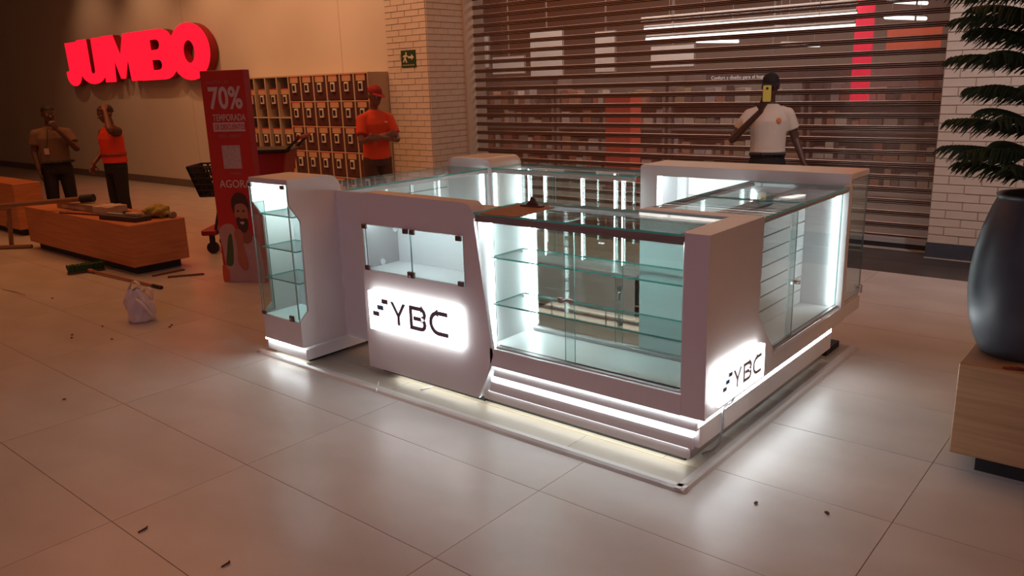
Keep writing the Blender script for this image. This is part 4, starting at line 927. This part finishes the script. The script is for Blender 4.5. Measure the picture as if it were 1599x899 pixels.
def hand(B, wrist, dirv, palm_n, curl, side, S_=1.0, spread=.12, thumb_in=.4):
    """palm, four fingers of unequal length with two bends and a thumb from the side of the palm; palm_n = way the palm faces"""
    w = Vector(wrist); d = Vector(dirv).normalized(); n = Vector(palm_n); n = (n-d*n.dot(d)).normalized(); s = d.cross(n).normalized()*side
    for k in (-1, -.33, .33, 1):
        B.cap(w, w+d*.085*S_+s*k*.028*S_, .019*S_, .0125*S_, 10)
    for k, (off, L) in enumerate(((.030, .070), (.010, .080), (-.011, .075), (-.031, .058))):
        p = w+d*.088*S_+s*off*S_; v = (d+s*off/.03*spread).normalized(); c = curl
        for j, (f, r) in enumerate(((.45, .0095), (.32, .0088), (.23, .0080))):
            q = p+v*L*f*S_; B.cap(p, q, r*S_, (r-.0006)*S_, 8); p = q; v = (v*math.cos(c)+n*math.sin(c)).normalized()
            n2 = n
    p = w+d*.020*S_+s*.022*S_; v = (d*.65+s*.75+n*thumb_in).normalized()
    for f, r in ((.040, .0125), (.032, .0105), (.024, .0092)):
        q = p+v*f*S_; B.cap(p, q, r*S_, (r-.001)*S_, 8); p = q; v = (v+d*.25+n*thumb_in*.5).normalized()

def head(B, base, yaw=0, pitch=0, roll=0, S_=1.0):
    """base = top of neck; returns the head matrix (faces local -y)"""
    m = Matrix.Translation(base) @ Matrix.Rotation(yaw, 4, 'Z') @ Matrix.Rotation(pitch, 4, 'X') @ Matrix.Rotation(roll, 4, 'Y') @ Matrix.Scale(S_, 4)
    B.loft([(0, -.045, -.018, .022, .020), (0, -.043, .0, .038, .036), (0, -.030, .025, .053, .060), (0, -.018, .055, .063, .079), (0, -.010, .090, .069, .089), (0, -.004, .125, .072, .094), (0, .0, .155, .071, .094), (0, .004, .180, .063, .083), (0, .008, .198, .046, .062), (0, .010, .208, .02, .03)], m, 20)
    B.cap(m @ Vector((0, -.092, .100)), m @ Vector((0, -.112, .068)), .008*S_, .014*S_, 8)      # nose
    B.ball((0, -.088, .040), (.024, .010, .007), m); B.ball((0, -.086, .030), (.020, .010, .007), m)      # lips
    B.ball((0, -.086, .118), (.052, .012, .009), m)                                              # brow
    for sd in (-1, 1): B.ball((sd*.074, .008, .090), (.011, .020, .032), m)                      # ears
    return m
def face_bits(o, m, S_=1.0):
    we = mat('eye_white', (.55, .45, .40), .4, noise=.02); ir = mat('eye_dark', (.02, .01, .008), .3, noise=.05)
    for sd in (-1, 1):
        bm = bmesh.new(); bmesh.ops.create_icosphere(bm, subdivisions=2, radius=.0125, matrix=Matrix.Translation((sd*.030, -.083, .098))); bm.transform(m); e = done(bm, 'eye', we, o, smooth=True)
        bm = bmesh.new(); bmesh.ops.create_icosphere(bm, subdivisions=2, radius=.0068, matrix=Matrix.Translation((sd*.030, -.0905, .098))); bm.transform(m); done(bm, 'iris', ir, e, smooth=True)
        bm = bmesh.new(); tube(bm, (sd*.014, -.097, .117), (sd*.048, -.086, .118), .0045, .003, n=6); bm.transform(m); done(bm, 'eyebrow', ir, o)
def cap_hat(o, m, mm, name='cap', brim=True, brim_yaw=0):
    B = Blob(); B.loft([(0, .003, .126, .079, .101), (0, .004, .150, .079, .101), (0, .006, .180, .073, .094), (0, .010, .205, .056, .072), (0, .012, .221, .03, .04), (0, .012, .226, .008, .01)], m, 22)
    c = B.finish(name, mm, o, .006, 2)
    if brim:
        bm = bmesh.new(); A = []; Bb = []
        for i in range(13):
            a = R(-90-62+124*i/12+brim_yaw); ca, sa = math.cos(a), math.sin(a)
            A.append((.078*ca, .100*sa+.003, .132)); Bb.append((.094*ca, .003+.172*sa if True else 0, .118-.012*(1-abs(ca))))
        vs = []
        for dz in (0, .005): vs.append(([bm.verts.new((x, y, z+dz)) for x, y, z in A], [bm.verts.new((x, y, z+dz)) for x, y, z in Bb]))
        (a0, b0), (a1, b1) = vs
        for i in range(12):
            bm.faces.new((a0[i], b0[i], b0[i+1], a0[i+1])); bm.faces.new((a1[i], a1[i+1], b1[i+1], b1[i])); bm.faces.new((b0[i], b1[i], b1[i+1], b0[i+1])); bm.faces.new((a0[i], a0[i+1], a1[i+1], a1[i]))
        bm.transform(m); bmesh.ops.recalc_face_normals(bm, faces=list(bm.faces)); done(bm, 'cap_brim', mm, c, smooth=False)
    return c
def hair(o, m, mm):
    B = Blob(); B.loft([(0, .022, .105, .0755, .080), (0, .014, .135, .0765, .092), (0, .006, .165, .075, .098), (0, .006, .190, .065, .085), (0, .010, .210, .045, .06), (0, .012, .219, .015, .02)], m, 20)
    return B.finish('hair', mm, o, .006, 1)

def person(label, loc, rz, Hs, arms, head_rot, skin, shirt, pants, shoe=None, shirt_label='t-shirt', sleeve=.62, hem=.90, vox=.009, wide=1):
    """Hs = scale on a 1.70 m figure; arms = dict r/l of (shoulder offset, elbow, wrist, hand dir, palm normal, curl)"""
    t = thing('person', label, 'person', loc, rz); t.scale = (Hs*wide, Hs*wide, Hs)
    B = Blob()
    B.loft([(0, .0, .80, .145, .105), (0, .004, .90, .160, .115), (0, .0, 1.02, .140, .100), (0, -.004, 1.14, .150, .108), (0, -.006, 1.27, .165, .112), (0, .004, 1.345, .145, .096), (0, .010, 1.40, .095, .072), (0, .012, 1.44, .056, .053)])
    B.cap((0, .012, 1.42), (0, -.004, 1.515), .052, .050)
    hm = head(B, Vector((0, -.002, 1.500)), *head_rot)
    for sd in (-1, 1):
        hip = Vector((sd*.085, .0, .86)); kn = Vector((sd*.10, -.012, .47)); an = Vector((sd*.105, .012, .085))
        B.cap(hip, kn, .082, .055); B.cap(kn, an, .054, .038); B.cap(an+Vector((0, .015, -.035)), an+Vector((sd*.012, -.14, -.055)), .038, .028)
    for key, sd in (('r', -1), ('l', 1)):
        el, wr, hd, pn, cu_, off = arms[key]
        shd = Vector((sd*.172, .006, 1.335))+Vector(off)
        el, wr = Vector(el), Vector(wr)
        B.cap(Vector((sd*.09, .006, 1.37)), shd, .050, .048); B.cap(shd, el, .049, .038); B.cap(el, wr, .039, .026); hand(B, wr, hd, pn, cu_, sd)
    body = B.finish('body', skin, t, vox, 2)
    # shirt: torso with sleeves
    B = Blob()
    B.loft([(0, .003, hem, .172, .128), (0, .002, 1.00, .166, .122), (0, -.004, 1.14, .168, .124), (0, -.006, 1.27, .178, .127), (0, .004, 1.335, .162, .112), (0, .010, 1.39, .115, .086), (0, .012, 1.430, .074, .068)])
    for key, sd in (('r', -1), ('l', 1)):
        el, wr, hd, pn, cu_, off = arms[key]; shd = Vector((sd*.172, .006, 1.335))+Vector(off); el = Vector(el)
        B.cap(Vector((sd*.07, .006, 1.370)), shd, .054, .062); B.cap(shd, shd.lerp(el, sleeve), .064, .068, flat1=True)
    sh_o = B.finish('shirt', shirt, t, .010, 2)
    B = Blob(); B.loft([(0, .003, .78, .158, .122), (0, .004, .88, .168, .126), (0, .002, .975, .160, .118)])
    for sd in (-1, 1):
        B.cap((sd*.085, .0, .86), (sd*.10, -.010, .47), .094, .074); B.cap((sd*.10, -.010, .47), (sd*.105, .010, .055), .074, .064, flat1=True)
    pa = B.finish('trousers', pants, t, .010, 2)
    for sd in (-1, 1):
        B = Blob(); B.cap((sd*.105, .045, .045), (sd*.118, -.15, .038), .046, .040); B.cap((sd*.105, .045, .02), (sd*.118, -.16, .02), .040, .036); B.cap((sd*.105, .02, .05), (sd*.105, .015, .10), .048, .046)
        o = B.finish('shoe', shoe or M_BLACK, t, .010, 1); z = min(v.co.z for v in o.data.vertices)
        for v in o.data.vertices: v.co.z = max(v.co.z, .002)
    return t, body, sh_o, pa, hm
SK1 = mat('skin_dark', (.085, .036, .024), .5, noise=.06); SK2 = mat('skin_brown', (.15, .055, .034), .5, noise=.06); SK3 = mat('skin_tan', (.20, .075, .045), .5, noise=.06)
M_HAIR = mat('hair_black', (.012, .008, .007), .7, noise=.2, nscale=40); M_TR_ = mat('trousers_black', (.014, .010, .010), .85, noise=.2, nscale=14); M_TRB = mat('trousers_brown', (.075, .035, .025), .85, noise=.15, nscale=14)
M_TEE = mat('tee_cream', (.62, .53, .44), .85, noise=.04, nscale=6, bump=.1); M_ORT = mat('tee_orange', (.72, .065, .018), .85, noise=.06, nscale=6, bump=.1); M_GRT = mat('shirt_taupe', (.15, .085, .058), .85, noise=.08, nscale=6, bump=.1); M_BRT = mat('shirt_brown', (.095, .045, .03), .85, noise=.08, nscale=6); M_VEST = mat('vest_orange', (.75, .045, .015), .7, noise=.05, nscale=6, bump=.08)

# man in cream t-shirt behind the kiosk, phone before his face, other hand resting
def face_angle(x, y, extra=0): return math.atan2(CAM_POS.x-x, -(CAM_POS.y-y))+extra
wx, wy = .02, 5.62
arms = {'r': ((-.335, -.02, 1.095), (-.075, -.245, 1.375), (.30, -.35, 1.0), (.2, -.75, .3), .75, (-.012, 0, -.01)),
        'l': ((.255, .035, 1.09), (.335, -.06, .885), (.45, -.25, -.9), (-.9, -.1, -.4), .35, (0, 0, -.005))}
t, body, so, pa, hm = person('man in cream t-shirt and black cap holding up a yellow phone', (wx, wy, 0), face_angle(wx, wy), .955, arms, (R(4), R(6), 0), SK1, M_TEE, M_TR_, hem=.965, sleeve=.60)
face_bits(t, hm); cap_hat(t, hm, mat('cap_black', (.010, .008, .009), .8, noise=.1))
B = Blob(); B.ball((.09, -.118, 1.275), (.028, .010, .032)); o = B.finish('shirt_emblem', mat('emblem_orange', (.62, .20, .07), .8, noise=.1), so, .005, 1)
tubes('belt', [((-.165, -.075, .955), (-.06, -.125, .957)), ((-.06, -.125, .957), (.06, -.125, .957)), ((.06, -.125, .957), (.165, -.075, .955))], .016, M_BLACK, pa, 8)
ph = thing('mobile_phone', 'yellow mobile phone held up before the man in cream', 'phone', (wx, wy, 0), face_angle(wx, wy)); ph.scale = (.955,)*3
pm = Matrix.Translation((-.028, -.345, 1.535)) @ Matrix.Rotation(R(-6), 4, 'X')
o = prism('phone_body', rrect(-.037, .037, -.075, .075, .012), mat('phone_yellow', (.55, .46, .04), .35, noise=.04), ph, 'xz', -.004, .004, .0015); o.data.transform(pm)
bm = bmesh.new(); tube(bm, (0, -.004, .045), (0, -.0065, .045), .012, n=14); bm.transform(pm); done(bm, 'camera_lens', M_BLACK, ph)
bm = bmesh.new(); bbox(bm, -.034, .034, .0042, .005, -.068, .068); bm.transform(pm); done(bm, 'phone_screen', M_BLACK, ph)

# man in orange t-shirt with folded arms and red cap by the lockers
ox, oy = -4.12, 4.40
arms = {'r': ((-.235, -.125, 1.085), (.045, -.215, 1.150), (1, .05, .10), (0, 1, -.2), .55, (0, -.02, -.01)),
        'l': ((.210, -.135, 1.080), (-.035, -.255, 1.125), (-1, .02, .12), (0, 1, -.2), .45, (0, -.02, -.01))}
t, body, so, pa, hm = person('man in orange t-shirt and red cap with folded arms', (ox, oy, 0), face_angle(ox, oy, R(22)), .962, arms, (R(14), R(12), R(4)), SK3, M_ORT, M_TRB, hem=.86, sleeve=.72)
face_bits(t, hm); cap_hat(t, hm, mat('cap_red', (.34, .018, .018), .75, noise=.08))
B = Blob(); B.ball((.085, -.132, 1.29), (.022, .006, .008)); B.finish('shirt_emblem', M_LAMI, so, .004, 1)

# two men beyond the bench
ax, ay = -7.82, 2.33
arms = {'r': ((-.215, .03, 1.09), (-.205, -.06, .86), (.05, -.15, -1), (1, 0, 0), .3, (0, 0, 0)),
        'l': ((.235, -.13, 1.11), (.055, -.215, 1.375), (-.45, -.05, .9), (-.1, 1, .1), .8, (0, -.01, 0))}
t, body, so, pa, hm = person('man in taupe shirt with badge holding his chin', (ax, ay, 0), face_angle(ax, ay, R(6)), .895, arms, (R(4), R(8), 0), SK1, M_GRT, M_TR_, hem=.925, sleeve=.60, wide=1.12)
face_bits(t, hm); hair(t, hm, M_HAIR)
box('badge', -.125, -.072, -.148, -.143, 1.06, 1.14, mat('badge_white', (.45, .33, .28), .5, noise=.1), so, .001); tubes('lanyard', [((-.098, -.146, 1.14), (-.07, -.135, 1.25)), ((-.07, -.135, 1.25), (-.05, -.09, 1.40))], .004, M_BLACK, so, 6)
tubes('belt', [((-.165, -.085, .945), (-.06, -.132, .947)), ((-.06, -.132, .947), (.06, -.132, .947)), ((.06, -.132, .947), (.175, -.075, .945)), ((.175, -.075, .945), (.20, .0, .945))], .018, M_BLACK, pa, 8)

bx, by = -7.16, 2.76
arms = {'r': ((-.245, .02, 1.10), (-.20, -.17, .92), (.2, -.4, -.9), (1, .2, 0), .35, (0, 0, 0)),
        'l': ((.235, -.135, 1.40), (.105, -.085, 1.640), (-.62, .35, .55), (-.35, .1, -.9), .45, (-.01, -.01, .025))}
t, body, so, pa, hm = person('man in bright orange safety vest with a hand on his head', (bx, by, 0), face_angle(bx, by, R(-62)), .885, arms, (R(4), R(12), 0), SK2, M_BRT, M_TR_, hem=.93, sleeve=.66, wide=1.12)
face_bits(t, hm); hair(t, hm, mat('hair_short', (.03, .016, .013), .8, noise=.2, nscale=40))
B = Blob(); B.loft([(0, .003, .925, .180, .136), (0, .002, 1.00, .176, .132), (0, -.004, 1.14, .176, .132), (0, -.006, 1.26, .186, .133), (0, .004, 1.345, .150, .122), (0, .010, 1.405, .115, .098), (0, .012, 1.425, .095, .085)])
v = B.finish('safety_vest', M_VEST, t, .010, 1)
for z in (1.045,):
    bm = bmesh.new(); n = 28; A = [[bm.verts.new(((.1805+d)*math.cos(2*math.pi*i/n), .001+(.1365+d)*math.sin(2*math.pi*i/n), z+h)) for i in range(n)] for d, h in ((0, -.022), (.003, -.022), (.003, .022), (0, .022))]
    for k in range(4):
        for i in range(n): bm.faces.new((A[k][i], A[k][(i+1) % n], A[(k+1) % 4][(i+1) % n], A[(k+1) % 4][i]))
    done(bm, 'vest_band', mat('vest_band', (.34, .03, .02), .5, noise=.05), v, smooth=True)
